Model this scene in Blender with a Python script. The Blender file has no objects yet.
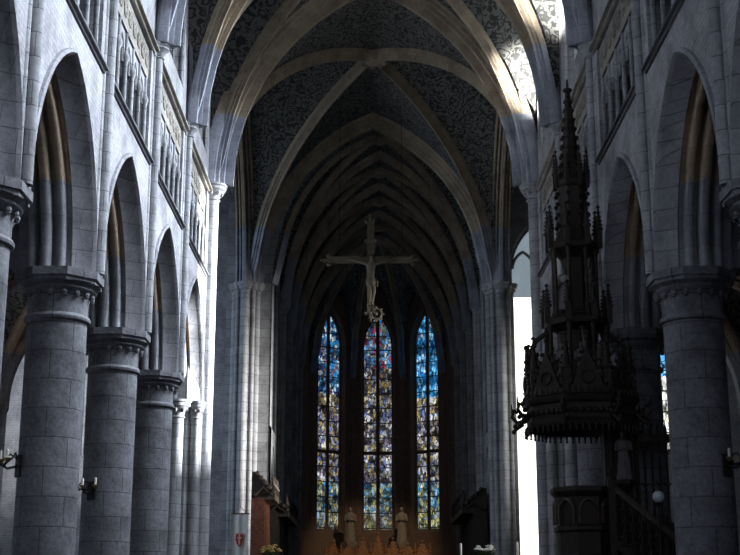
import bpy, bmesh, math, random
from math import pi, sin, cos, sqrt, atan2, radians
from mathutils import Vector, Matrix
random.seed(7)
S = bpy.context.scene
COL = S.collection

# ------------------------------------------------------------------ camera, world, light, exposure
FPX = 1300.0
TILT = math.atan(328.5 / FPX)
cd = bpy.data.cameras.new('camera'); cam = bpy.data.objects.new('camera', cd); COL.objects.link(cam)
cd.sensor_fit = 'HORIZONTAL'; cd.sensor_width = 36.0; cd.lens = 36.0 * FPX / 740.0
cd.clip_end = 300
cam.location = (-0.07, 0.0, 1.65)
cam.rotation_euler = (pi / 2 + TILT, 0, math.atan(1.0 / FPX))
S.camera = cam

wd = bpy.data.worlds.new('sky'); S.world = wd; wd.use_nodes = True
wd.node_tree.nodes['Background'].inputs[0].default_value = (0.55, 0.7, 1.0, 1)
wd.node_tree.nodes['Background'].inputs[1].default_value = 0.6
vs = S.view_settings
vs.view_transform = 'Standard'; vs.look = 'None'; vs.gamma = 1.0; vs.use_curve_mapping = False
vs.exposure = 0.0
S.cycles.use_denoising = True
S.cycles.max_bounces = 6
S.cycles.sample_clamp_indirect = 4.0
S.cycles.sample_clamp_direct = 0.0

def area(name, loc, target, sx, sy, watts, colr, spread=180):
    l = bpy.data.lights.new(name, 'AREA'); l.shape = 'RECTANGLE'; l.size = sx; l.size_y = sy
    l.energy = watts; l.color = colr; l.spread = radians(spread)
    o = bpy.data.objects.new(name, l); COL.objects.link(o); o.location = loc
    o.rotation_euler = (Vector(target) - Vector(loc)).to_track_quat('-Z', 'Y').to_euler()
    return o
def spot(name, loc, target, watts, colr, ang, blend=0.3, rad=0.3):
    l = bpy.data.lights.new(name, 'SPOT'); l.energy = watts; l.color = colr
    l.spot_size = radians(ang); l.spot_blend = blend; l.shadow_soft_size = rad
    o = bpy.data.objects.new(name, l); COL.objects.link(o); o.location = loc
    o.rotation_euler = (Vector(target) - Vector(loc)).to_track_quat('-Z', 'Y').to_euler()
    return o

BAY = 4.9
ZC = [36.3 - BAY * k for k in range(7)]        # pier lines along the nave
COOL = (0.78, 0.87, 1.0)
# daylight through the south clerestory windows, falling on the north wall
for k in range(5):
    area('daylight_south_clerestory', (4.5, ZC[k] - BAY / 2, 16.3), (-5.2, ZC[k] - BAY / 2 - 2.2, 9.6), 2.6, 2.6, (760, 620, 580, 560, 480)[k], COOL, 90)
# weak daylight from the north clerestory
for k in range(4):
    area('daylight_north_clerestory', (-4.5, ZC[k] - BAY / 2, 16.6), (4.7, ZC[k] - BAY / 2 - 1.5, 11.0), 2.6, 2.6, 10, (0.7, 0.82, 1.0), 120)
# great south transept window: strikes the north-west crossing pier
for z in (6.8, 8.6, 10.4, 12.2):
    spot('daylight_south_transept', (15.6, 40.2, z + 2.0), (-4.5, 35.75, z), 170000, (0.94, 0.97, 1.0), 8.0, 0.5, 0.5)
area('daylight_south_transept_low', (15.6, 42.4, 8.5), (-4.6, 47.6, 7.5), 3.0, 6.0, 430, (1.0, 0.98, 0.94), 26)
# the clear lancet beside the crossing pier
area('daylight_lancet', (6.35, 48.75, 8.0), (0.0, 30.0, 6.0), 1.7, 9.0, 60, (1.0, 0.97, 0.9), 100)
# unseen soft fill light added behind the camera
area('west_fill_light', (0, -3.6, 10.0), (0, 25, 4.0), 6.0, 9.0, 130, (0.8, 0.88, 1.0), 100)
# sunbeam from a north clerestory window onto the vault cell beside the crossing arch
spot('sunbeam_north_clerestory', (-4.4, 28.4, 16.4), (4.45, 34.95, 16.7), 95000, (1.0, 0.98, 0.94), 12.5, 0.4, 0.25)
spot('sunbeam_north_clerestory', (-4.4, 23.5, 16.4), (4.5, 30.1, 17.0), 60000, (1.0, 0.98, 0.94), 12.5, 0.4, 0.25)
# cool daylight in the north transept
area('daylight_north_transept', (-15.5, 43.5, 10.0), (-6.0, 48.0, 8.0), 4.0, 8.0, 420, (0.62, 0.78, 1.0), 120)
# lamps over the high altar
spot('altar_lamp', (2.6, 60.5, 11.0), (0.3, 67.0, 4.6), 900, (1.0, 0.72, 0.45), 45, 0.6, 0.2)

# ------------------------------------------------------------------ materials
class NT:
    def __init__(s, name):
        s.m = bpy.data.materials.new(name); s.m.use_nodes = True
        s.t = s.m.node_tree; s.t.nodes.clear()
        s.out = s.t.nodes.new('ShaderNodeOutputMaterial')
    def n(s, typ, **kw):
        nd = s.t.nodes.new('ShaderNode' + typ)
        for k, v in kw.items():
            if k.startswith('i_'):
                key = k[2:]
                key = int(key) if key.isdigit() else key.replace('_', ' ')
                tgt = nd.inputs[key]
                if hasattr(v, 'is_linked'): s.t.links.new(v, tgt)
                else: tgt.default_value = v
            else: setattr(nd, k, v)
        return nd
    def link(s, a, b): s.t.links.new(a, b)
    def math(s, op, a, b=0.0, c=0.0):
        nd = s.t.nodes.new('ShaderNodeMath'); nd.operation = op
        for i, v in enumerate((a, b, c)):
            if hasattr(v, 'is_linked'): s.link(v, nd.inputs[i])
            else: nd.inputs[i].default_value = v
        return nd.outputs[0]
    def ramp(s, fac, stops, interp='LINEAR'):
        nd = s.t.nodes.new('ShaderNodeValToRGB'); cr = nd.color_ramp; cr.interpolation = interp
        while len(cr.elements) < len(stops): cr.elements.new(0.5)
        for e, (p, c) in zip(cr.elements, stops):
            e.position = p; e.color = (*c, 1) if len(c) == 3 else c
        s.link(fac, nd.inputs[0]); return nd.outputs[0]
    def mix(s, fac, a, b, mode='MIX'):
        nd = s.t.nodes.new('ShaderNodeMix'); nd.data_type = 'RGBA'; nd.blend_type = mode
        for i, v in ((0, fac), (6, a), (7, b)):
            if hasattr(v, 'is_linked'): s.link(v, nd.inputs[i])
            else: nd.inputs[i].default_value = v if not isinstance(v, tuple) else ((*v, 1) if len(v) == 3 else v)
        return nd.outputs[2]
    def bsdf(s, col, rough=0.85, bump=None, bstr=0.3, bdist=0.02, metal=0.0, spec=0.3):
        b = s.n('BsdfPrincipled')
        for k, v in (('Base Color', col), ('Roughness', rough), ('Metallic', metal), ('Specular IOR Level', spec)):
            if hasattr(v, 'is_linked'): s.link(v, b.inputs[k])
            else: b.inputs[k].default_value = (*v, 1) if isinstance(v, tuple) and len(v) == 3 else v
        if bump is not None:
            bm_ = s.n('Bump', i_Strength=bstr, i_Distance=bdist, i_Height=bump)
            s.link(bm_.outputs[0], b.inputs['Normal'])
        s.link(b.outputs[0], s.out.inputs[0]); return s.m

def pos(q, obj=False):
    if obj: return q.n('TexCoord').outputs['Object']
    return q.n('NewGeometry').outputs['Position']

def masonry(name, c1, c2, mortar, bw, bh, mode='wall', mort=0.012, contrast=0.5, bstr=0.5, obj=False, upper=None, zsplit=15.6, stain=0.45):
    q = NT(name); P = pos(q, obj)
    sp = q.n('SeparateXYZ', i_0=P); x, y, z = sp.outputs
    if mode == 'wall': u = q.math('ADD', x, y)
    else: u = q.math('MULTIPLY', q.math('ARCTAN2', y, x), 0.5)
    v = q.n('CombineXYZ', i_0=u, i_1=z)
    br = q.n('TexBrick', i_Vector=v.outputs[0], i_Color1=(*c1, 1), i_Color2=(*c2, 1), i_Mortar=(*mortar, 1), i_Scale=1.0)
    br.inputs['Mortar Size'].default_value = mort; br.inputs['Mortar Smooth'].default_value = 0.3
    br.inputs['Brick Width'].default_value = bw; br.inputs['Row Height'].default_value = bh
    br.inputs['Bias'].default_value = 0.0
    col = br.outputs[0]
    n1 = q.n('TexNoise', i_Vector=P, i_Scale=1.3, i_Detail=6.0, i_Roughness=0.65)
    n2 = q.n('TexNoise', i_Vector=P, i_Scale=14.0, i_Detail=5.0, i_Roughness=0.7)
    st = q.ramp(n1.outputs[0], [(0.3, (1 - stain,) * 3), (0.55, (1.0,) * 3), (0.8, (1 + stain * .35,) * 3)])
    fine = q.ramp(n2.outputs[0], [(0.25, (1 - contrast * .6,) * 3), (0.6, (1.0,) * 3), (0.8, (1 + contrast * .3,) * 3)])
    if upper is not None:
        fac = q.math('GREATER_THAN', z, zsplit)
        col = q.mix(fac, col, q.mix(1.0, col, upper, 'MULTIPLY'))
    col = q.mix(1.0, q.mix(1.0, col, st, 'MULTIPLY'), fine, 'MULTIPLY')
    h = q.math('ADD', q.math('MULTIPLY', br.outputs[1], -1.0), q.math('MULTIPLY', n2.outputs[0], 0.5))
    return q.bsdf(col, 0.85, h, bstr, 0.03)

M = {}
G1, G2 = (0.42, 0.415, 0.435), (0.35, 0.345, 0.365)
M['wall'] = masonry('ashlar_wall', G1, G2, (0.25, 0.25, 0.265), 0.24, 0.095, mort=0.007, stain=0.5, contrast=0.5, bstr=0.3)
M['column'] = masonry('column_drums', (0.235, 0.235, 0.255), (0.185, 0.185, 0.205), (0.11, 0.11, 0.12), 0.75, 0.48, 'col', mort=0.010, obj=True, stain=0.6, contrast=0.8, bstr=0.7)
M['pier'] = masonry('pier_stone', (0.38, 0.385, 0.40), (0.31, 0.315, 0.33), (0.15, 0.15, 0.16), 0.7, 0.36, 'wall', mort=0.009, stain=0.45)
M['arch'] = masonry('arch_stone', (0.36, 0.36, 0.385), (0.29, 0.29, 0.315), (0.17, 0.17, 0.18), 0.7, 0.34, 'wall', mort=0.008)
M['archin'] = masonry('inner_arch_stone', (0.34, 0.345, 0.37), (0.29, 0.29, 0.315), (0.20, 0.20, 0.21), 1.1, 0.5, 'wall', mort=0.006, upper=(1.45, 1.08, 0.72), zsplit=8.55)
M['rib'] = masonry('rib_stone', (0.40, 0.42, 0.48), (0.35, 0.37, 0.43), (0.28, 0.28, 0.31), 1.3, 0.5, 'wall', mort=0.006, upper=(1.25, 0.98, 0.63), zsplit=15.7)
M['frieze'] = masonry('frieze_stone', (0.36, 0.335, 0.29), (0.28, 0.26, 0.23), (0.12, 0.11, 0.10), 0.9, 0.6, 'wall', mort=0.012)
M['floor'] = masonry('floor_slabs', (0.13, 0.13, 0.135), (0.08, 0.08, 0.085), (0.04, 0.04, 0.04), 0.8, 0.8, 'wall')

def web_mat(name, light, dark):
    """lime-washed cells covered with dark painted leaf scrolls"""
    q = NT(name); P = pos(q)
    warp = q.n('TexNoise', i_Vector=P, i_Scale=2.2, i_Detail=3.0)
    wv = q.n('VectorMath', operation='MULTIPLY_ADD', i_0=warp.outputs[1], i_1=(0.7, 0.7, 0.7), i_2=P).outputs[0]
    vo = q.n('TexVoronoi', i_Vector=wv, i_Scale=3.0)
    ring = q.math('FRACT', q.math('MULTIPLY', vo.outputs['Distance'], 2.6))          # scrolls
    scroll = q.ramp(ring, [(0.0, (1, 1, 1)), (0.28, (1, 1, 1)), (0.40, (0, 0, 0)), (0.88, (0, 0, 0)), (1.0, (1, 1, 1))])
    lf = q.n('TexVoronoi', i_Vector=wv, i_Scale=7.5)
    leaf = q.ramp(lf.outputs['Distance'], [(0.22, (1, 1, 1)), (0.34, (0, 0, 0))])
    n2 = q.n('TexNoise', i_Vector=P, i_Scale=9.0, i_Detail=4.0, i_Roughness=0.7)
    fac = q.math('MAXIMUM', q.math('MULTIPLY', scroll, 0.85), q.math('MULTIPLY', leaf, 0.8))
    fac = q.math('ADD', fac, q.math('MULTIPLY', q.math('SUBTRACT', n2.outputs[0], 0.45), 0.9)); 
    fac = q.ramp(fac, [(0.1, (0, 0, 0)), (0.8, (1, 1, 1))])
    return q.bsdf(q.mix(fac, light, dark), 0.9, fac, 0.15, 0.02)
M['web'] = web_mat('painted_vault', (0.17, 0.17, 0.16), (0.045, 0.046, 0.044))

def plain(name, c, rough=0.7, var=0.35, scale=6.0, metal=0.0, bstr=0.3, spec=0.3):
    q = NT(name); P = pos(q)
    n = q.n('TexNoise', i_Vector=P, i_Scale=scale, i_Detail=5.0, i_Roughness=0.65)
    v = q.ramp(n.outputs[0], [(0.3, (1 - var,) * 3), (0.7, (1 + var * .5,) * 3)])
    return q.bsdf(q.mix(1.0, c, v, 'MULTIPLY'), rough, n.outputs[0], bstr, 0.02, metal, spec)
M['wood'] = plain('dark_oak', (0.030, 0.022, 0.017), 0.55, 0.5, 9.0)
M['wood_red'] = plain('red_brown_oak', (0.16, 0.06, 0.035), 0.5, 0.5, 9.0)
M['wood_mid'] = plain('brown_oak', (0.075, 0.055, 0.042), 0.5, 0.5, 9.0)
M['carved'] = plain('carved_grey_figure', (0.16, 0.15, 0.145), 0.6, 0.3)
M['giltwood'] = plain('gilded_oak', (0.46, 0.23, 0.11), 0.45, 0.5, 7.0, 0.1)
M['gilt'] = plain('aged_gilding', (0.20, 0.17, 0.115), 0.5, 0.4, 10, 0.2)
M['flesh'] = plain('painted_corpus', (0.24, 0.205, 0.155), 0.6, 0.2)
M['stone_statue'] = plain('pale_statue_stone', (0.30, 0.27, 0.24), 0.8, 0.3)
M['iron'] = plain('black_iron', (0.03, 0.03, 0.032), 0.5, 0.2, 9, 0.6)
M['brass'] = plain('dull_brass', (0.30, 0.22, 0.10), 0.4, 0.3, 9, 0.8)
M['white'] = plain('white_cloth', (0.88, 0.88, 0.83), 0.85, 0.08)
M['wax'] = plain('candle_wax', (0.85, 0.83, 0.74), 0.5, 0.05)
M['petal'] = plain('white_petal', (0.85, 0.85, 0.80), 0.7, 0.1)
M['petal_gold'] = plain('yellow_petal', (0.70, 0.50, 0.18), 0.7, 0.2)
M['leaf'] = plain('green_leaf', (0.05, 0.09, 0.03), 0.6, 0.3)
M['red'] = plain('red_emblem', (0.55, 0.07, 0.04), 0.7, 0.1)
M['globe'] = plain('frosted_globe', (0.70, 0.73, 0.80), 0.35, 0.05)
M['dark'] = plain('dark_drape', (0.015, 0.015, 0.018), 0.9, 0.2)
M['lead'] = plain('window_stone', (0.22, 0.15, 0.115), 0.8, 0.3)
M['passage_shade'] = plain('blue_black_passage_shade', (0.03, 0.034, 0.045), 0.8, 0.3)  # near-black tone stands for the unlit depth of the triforium passage
M['string'] = plain('string_course_stone', (0.10, 0.10, 0.11), 0.8, 0.3)

def glass(name, bands, strength, vscale=7.0, axis=0, white=False):
    """leaded stained glass lit from outside: cell colours picked from a palette per height band"""
    q = NT(name); P = q.n('TexCoord').outputs['Object']
    sp = q.n('SeparateXYZ', i_0=P)
    z = sp.outputs[2]
    warp = q.n('TexNoise', i_Vector=P, i_Scale=2.5, i_Detail=2.0)
    ps = q.n('VectorMath', operation='MULTIPLY', i_0=P, i_1=(1.0, 1.0, 0.55)).outputs[0]
    wv = q.n('VectorMath', operation='MULTIPLY_ADD', i_0=warp.outputs[1], i_1=(0.22, 0.22, 0.3), i_2=ps)
    vo = q.n('TexVoronoi', i_Vector=wv.outputs[0], i_Scale=vscale)
    ed = q.n('TexVoronoi', i_Vector=wv.outputs[0], i_Scale=vscale, feature='DISTANCE_TO_EDGE')
    rnd = q.n('SeparateColor', i_0=vo.outputs['Color']).outputs
    col = None
    for zt, pal in bands:
        stops = []
        for i, c in enumerate(pal): stops.append((i / len(pal), c))
        r = q.ramp(rnd[0], stops, 'CONSTANT')
        if col is None: col = r
        else: col = q.mix(q.math('GREATER_THAN', z, zt), col, r)
    lead = q.ramp(ed.outputs['Distance'], [(0.02, (0, 0, 0)), (0.10, (1, 1, 1))])
    big = q.n('TexNoise', i_Vector=P, i_Scale=1.6, i_Detail=4.0, i_Roughness=0.7)
    vary = q.ramp(big.outputs[0], [(0.36, (0.06,) * 3), (0.5, (0.62,) * 3), (0.66, (1.7,) * 3)])
    col = q.mix(1.0, q.mix(1.0, col, lead, 'MULTIPLY'), vary, 'MULTIPLY')
    # saddle bars
    bar = q.math('GREATER_THAN', q.math('FRACT', q.math('MULTIPLY', z, 1.25)), 0.07)
    col = q.mix(1.0, col, q.n('CombineColor', i_0=bar, i_1=bar, i_2=bar).outputs[0], 'MULTIPLY')
    b = q.n('BsdfPrincipled', i_Base_Color=(0.02, 0.02, 0.025, 1), i_Roughness=0.35)
    b.inputs['Emission Strength'].default_value = strength
    q.link(col, b.inputs['Emission Color'])
    q.link(b.outputs[0], q.out.inputs[0]); return q.m
BLUE = [(0.02, 0.16, 0.45), (0.10, 0.36, 0.68), (0.03, 0.25, 0.62), (0.35, 0.58, 0.80), (0.03, 0.05, 0.16), (0.12, 0.42, 0.75), (0.22, 0.16, 0.20), (0.60, 0.70, 0.78)]
PALE = [(0.55, 0.52, 0.36), (0.70, 0.68, 0.52), (0.10, 0.08, 0.06), (0.42, 0.36, 0.20), (0.12, 0.16, 0.38), (0.55, 0.60, 0.66), (0.28, 0.22, 0.12)]
MIXD = [(0.45, 0.48, 0.55), (0.15, 0.22, 0.50), (0.62, 0.60, 0.50), (0.08, 0.07, 0.08), (0.40, 0.30, 0.12), (0.55, 0.58, 0.66), (0.25, 0.20, 0.30), (0.06, 0.06, 0.07)]
LOWB = [(0.06, 0.24, 0.46), (0.30, 0.46, 0.58), (0.40, 0.38, 0.14), (0.04, 0.10, 0.20), (0.14, 0.40, 0.60), (0.22, 0.26, 0.16), (0.50, 0.50, 0.36)]
GRNY = [(0.42, 0.42, 0.18), (0.22, 0.30, 0.28), (0.40, 0.42, 0.40), (0.08, 0.10, 0.08), (0.30, 0.26, 0.10), (0.20, 0.30, 0.42)]
M['apse_glass'] = glass('apse_glass', [(0, GRNY), (6.55, LOWB), (8.0, MIXD), (9.5, PALE), (10.0, MIXD), (12.0, PALE), (12.7, BLUE)], 0.95)
M['apse_glass_blue'] = glass('apse_glass_blue', [(0, GRNY), (6.55, LOWB), (8.0, MIXD), (9.5, PALE), (10.0, MIXD), (12.0, PALE), (12.5, [(0.02, 0.22, 0.60), (0.06, 0.36, 0.78), (0.02, 0.28, 0.70), (0.20, 0.52, 0.85), (0.03, 0.10, 0.30), (0.10, 0.44, 0.85), (0.40, 0.62, 0.80)])], 1.15)
M['apse_glass_red'] = glass('apse_glass_red', [(0, GRNY), (6.55, LOWB), (8.0, MIXD), (9.5, PALE), (10.0, MIXD), (12.0, PALE), (12.7, MIXD), (14.2, [(0.15, 0.40, 0.68), (0.10, 0.20, 0.45), (0.35, 0.45, 0.55), (0.35, 0.06, 0.12), (0.12, 0.16, 0.14), (0.50, 0.50, 0.52), (0.05, 0.25, 0.55)])], 0.85)
M['side_glass'] = glass('transept_glass', [(0, [(0.85, 0.88, 0.80), (0.95, 0.95, 0.9), (0.75, 0.7, 0.55)]), (10.2, [(0.05, 0.25, 0.7), (0.10, 0.40, 0.85), (0.2, 0.5, 0.8)])], 1.6, 5.0)
M['blue_glass'] = glass('dim_blue_glass', [(0, [(0.30, 0.40, 0.55), (0.22, 0.30, 0.45), (0.45, 0.55, 0.68), (0.12, 0.18, 0.30)])], 0.35, 5.0)
M['grisaille'] = glass('grisaille_glass', [(0, [(0.75, 0.82, 0.88), (0.62, 0.70, 0.78), (0.86, 0.90, 0.92)])], 3.5, 5.0)
def clear_glass(name, c, s):
    q = NT(name)
    P = q.n('TexCoord').outputs['Object']
    n = q.n('TexNoise', i_Vector=P, i_Scale=1.2, i_Detail=3.0)
    col = q.mix(q.ramp(n.outputs[0], [(0.35, (0, 0, 0)), (0.65, (1, 1, 1))]), c, tuple(v * 0.85 for v in c))
    b = q.n('BsdfPrincipled', i_Base_Color=(0.1, 0.1, 0.1, 1), i_Roughness=0.3)
    b.inputs['Emission Strength'].default_value = s
    q.link(col, b.inputs['Emission Color']); q.link(b.outputs[0], q.out.inputs[0]); return q.m
M['bright_glass'] = clear_glass('sunlit_clear_glass', (1.0, 0.97, 0.88), 2.6)
M['haze_glass'] = clear_glass('haze_glow_head_glass', (0.42, 0.52, 0.60), 0.55)  # bluish haze over the lancet's glare, put into a dim glowing head pane

# ------------------------------------------------------------------ mesh helpers
class MB:
    def __init__(s): s.v = []; s.f = []; s.mi = []; s.cm = 0
    def add(s, vs, fs):
        b = len(s.v); s.v.extend([tuple(v) for v in vs])
        for f in fs: s.f.append(tuple(b + i for i in f)); s.mi.append(s.cm)
    def grid(s, rows, close_v=False):
        nr, nc = len(rows), len(rows[0]); vs = [p for r in rows for p in r]; fs = []
        for i in range(nr - 1):
            for j in range(nc if close_v else nc - 1):
                j2 = (j + 1) % nc
                fs.append((i * nc + j, i * nc + j2, (i + 1) * nc + j2, (i + 1) * nc + j))
        s.add(vs, fs)
    def quad(s, a, b, c, d): s.add([a, b, c, d], [(0, 1, 2, 3)])
    def box(s, x0, x1, y0, y1, z0, z1):
        vs = [(x, y, z) for x in (x0, x1) for y in (y0, y1) for z in (z0, z1)]
        s.add(vs, [(0, 1, 3, 2), (4, 6, 7, 5), (0, 4, 5, 1), (2, 3, 7, 6), (0, 2, 6, 4), (1, 5, 7, 3)])
    def obox(s, c, ax, ay, az, hx, hy, hz):
        c = Vector(c); ax, ay, az = Vector(ax).normalized() * hx, Vector(ay).normalized() * hy, Vector(az).normalized() * hz
        vs = [c + ax * i + ay * j + az * k for i in (-1, 1) for j in (-1, 1) for k in (-1, 1)]
        s.add(vs, [(0, 1, 3, 2), (4, 6, 7, 5), (0, 4, 5, 1), (2, 3, 7, 6), (0, 2, 6, 4), (1, 5, 7, 3)])
    def lathe(s, prof, c=(0, 0), n=24, ang0=0.0, caps=True, a_from=0, a_to=2 * pi):
        full = abs(a_to - a_from - 2 * pi) < 1e-6
        cnt = n if full else n + 1
        rows = []
        for r, z in prof:
            rows.append([(c[0] + r * cos(ang0 + a_from + (a_to - a_from) * j / n), c[1] + r * sin(ang0 + a_from + (a_to - a_from) * j / n), z) for j in range(cnt)])
        s.grid(rows, full)
        if caps and full:
            for row, rev in ((rows[0], True), (rows[-1], False)):
                s.add(row, [tuple(range(n))[::-1] if rev else tuple(range(n))])
    def tube(s, path, r, n=8, closed=False, caps=True):
        P = [Vector(p) for p in path]; rows = []; up = None
        for i, p in enumerate(P):
            if closed: t = P[(i + 1) % len(P)] - P[i - 1]
            else: t = P[min(i + 1, len(P) - 1)] - P[max(i - 1, 0)]
            t.normalize()
            if up is None:
                a = Vector((0, 0, 1)) if abs(t.z) < 0.9 else Vector((1, 0, 0))
                up = (a - t * a.dot(t)).normalized()
            else: up = (up - t * up.dot(t)).normalized()
            b = t.cross(up); rr = r[i] if isinstance(r, (list, tuple)) else r
            rows.append([tuple(p + (up * cos(2 * pi * j / n) + b * sin(2 * pi * j / n)) * rr) for j in range(n)])
        if closed: rows.append(rows[0])
        s.grid(rows, True)
        if caps and not closed:
            s.add(rows[0], [tuple(range(n))[::-1]]); s.add(rows[-1], [tuple(range(n))])
    def sphere(s, c, r, n=10, m=7, sc=(1, 1, 1)):
        rows = []
        for i in range(m + 1):
            th = pi * i / m
            rows.append([(c[0] + sc[0] * r * sin(th) * cos(2 * pi * j / n), c[1] + sc[1] * r * sin(th) * sin(2 * pi * j / n), c[2] - sc[2] * r * cos(th)) for j in range(n)])
        s.grid(rows, True)
    def prism(s, poly, z0, z1):
        n = len(poly)
        vs = [(x, y, z0) for x, y in poly] + [(x, y, z1) for x, y in poly]
        s.add(vs, [tuple(range(n))[::-1], tuple(range(n, 2 * n))] + [(i, (i + 1) % n, n + (i + 1) % n, n + i) for i in range(n)])
    def slab(s, poly3, off):
        """a flat outline (list of 3d points) given thickness along vector off"""
        n = len(poly3); o = Vector(off)
        vs = [Vector(p) for p in poly3] + [Vector(p) + o for p in poly3]
        s.add(vs, [tuple(range(n)), tuple(range(n, 2 * n))[::-1]] + [(i, n + i, n + (i + 1) % n, (i + 1) % n) for i in range(n)])
    def build(s, name, mats, parent=None, smooth=35, weld=True):
        me = bpy.data.meshes.new(name); me.from_pydata(s.v, [], s.f)
        if not isinstance(mats, (list, tuple)): mats = [mats]
        for m in mats: me.materials.append(M[m] if isinstance(m, str) else m)
        if len(mats) > 1:
            for p, i in zip(me.polygons, s.mi): p.material_index = i
        bm = bmesh.new(); bm.from_mesh(me)
        if weld: bmesh.ops.remove_doubles(bm, verts=bm.verts, dist=1e-4)
        bmesh.ops.recalc_face_normals(bm, faces=bm.faces)
        bm.to_mesh(me); bm.free()
        if smooth:
            for p in me.polygons: p.use_smooth = True
            me.set_sharp_from_angle(angle=radians(smooth))
        o = bpy.data.objects.new(name, me); COL.objects.link(o)
        if parent is not None: o.parent = parent
        return o
def tag(o, label, cat, group=None, kind=None):
    o['label'] = label; o['category'] = cat
    if group: o['group'] = group
    if kind: o['kind'] = kind
    return o
def empty(name, loc=(0, 0, 0), rz=0.0):
    o = bpy.data.objects.new(name, None); COL.objects.link(o); o.location = loc; o.rotation_euler = (0, 0, rz); o.empty_display_size = 0.2
    return o
def copy_tree(o, parent=None):
    c = o.copy(); COL.objects.link(c)
    if parent is not None: c.parent = parent
    for ch in [x for x in bpy.data.objects if x.parent == o]: copy_tree(ch, c)
    return c

def arch(a, rise, zs, n=14, d=0.0):
    """(u, z) along a pointed arch of half-width a, offset d inwards"""
    R = (rise * rise + a * a) / (2 * a); c = R - a; r = R - d
    th = math.acos(max(-1, min(1, -c / r)))
    L = [(c + r * cos(pi + (th - pi) * i / n), zs + r * sin(pi + (th - pi) * i / n)) for i in range(n + 1)]
    L[-1] = (0.0, L[-1][1])
    return L + [(-u, z) for u, z in L[-2::-1]]
def arch_sweep(mb, a, rise, zs, zb, prof, fn, n=14):
    """sweep a moulding (list of (inward offset, depth)) up the jambs and over a pointed arch; fn(u, z, depth) -> point"""
    rows = []
    for d, dep in prof:
        pts = arch(a, rise, zs, n, d)
        if zb is not None: pts = [(pts[0][0], zb)] + pts + [(pts[-1][0], zb)]
        rows.append([fn(u, z, dep) for u, z in pts])
    mb.grid(rows)
def arch_panel(mb, a, rise, zs, zb, half, ztop, fn, n=14):
    """wall face of half-width half from zb to ztop with a pointed opening"""
    pts = arch(a, rise, zs, n)
    if zb < zs: pts = [(pts[0][0], zb)] + pts + [(pts[-1][0], zb)]
    for sgn in (-1, 1): mb.quad(fn(sgn * half, zb), fn(sgn * a, zb), fn(sgn * a, ztop), fn(sgn * half, ztop))
    for (u0, z0), (u1, z1) in zip(pts, pts[1:]):
        if abs(u0 - u1) > 1e-5: mb.quad(fn(u0, z0), fn(u1, z1), fn(u1, ztop), fn(u0, ztop))
def roll(d, x, r, n=6, a0=-90, a1=90):
    """points of a half-round moulding standing inwards from (d, x)"""
    return [(d + r * cos(radians(a0 + (a1 - a0) * i / n)), x + r * sin(radians(a0 + (a1 - a0) * i / n))) for i in range(n + 1)]
def sweep(mb, path, prof, lat):
    """prof: (lateral, up) points swept along path lying in a vertical plane with horizontal normal lat"""
    lat = Vector(lat).normalized(); P = [Vector(p) for p in path]; rows = []
    T = [(P[min(i + 1, len(P) - 1)] - P[max(i - 1, 0)]).normalized() for i in range(len(P))]
    sg = 1 if sum(lat.cross(t).z for t in T) > 0 else -1
    for p, t in zip(P, T):
        nrm = lat.cross(t) * sg
        rows.append([tuple(p + lat * l + nrm * h) for l, h in prof])
    mb.grid(rows)

# ------------------------------------------------------------------ dimensions
WX = 4.8; CXX = 5.4; WCH = 4.15; XCH = 0.30; ZCAP = 7.14; ZSTR = 10.75; ZTRI = 13.3; ZSP = 13.6; APEX = 20.5
YA, YB = 36.3, 48.4
LAB = {-1: 'left', 1: 'right'}
VX = 4.62
def F(x, a=VX, rise=APEX - ZSP, zs=ZSP):
    R = (rise * rise + a * a) / (2 * a); ax = min(abs(x), a)
    return zs + sqrt(max(0.0, R * R - (ax + R - a) ** 2))

def octagon(r, a0=pi / 8): return [(r * cos(a0 + i * pi / 4), r * sin(a0 + i * pi / 4)) for i in range(8)]
# ------------------------------------------------------------------ floor
m = MB(); m.box(-17, 17, -5, 72, -0.2, 0.0); fl = m.build('floor', 'floor'); tag(fl, 'dark stone slab floor running through the nave and choir', 'floor', kind='structure')

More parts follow.
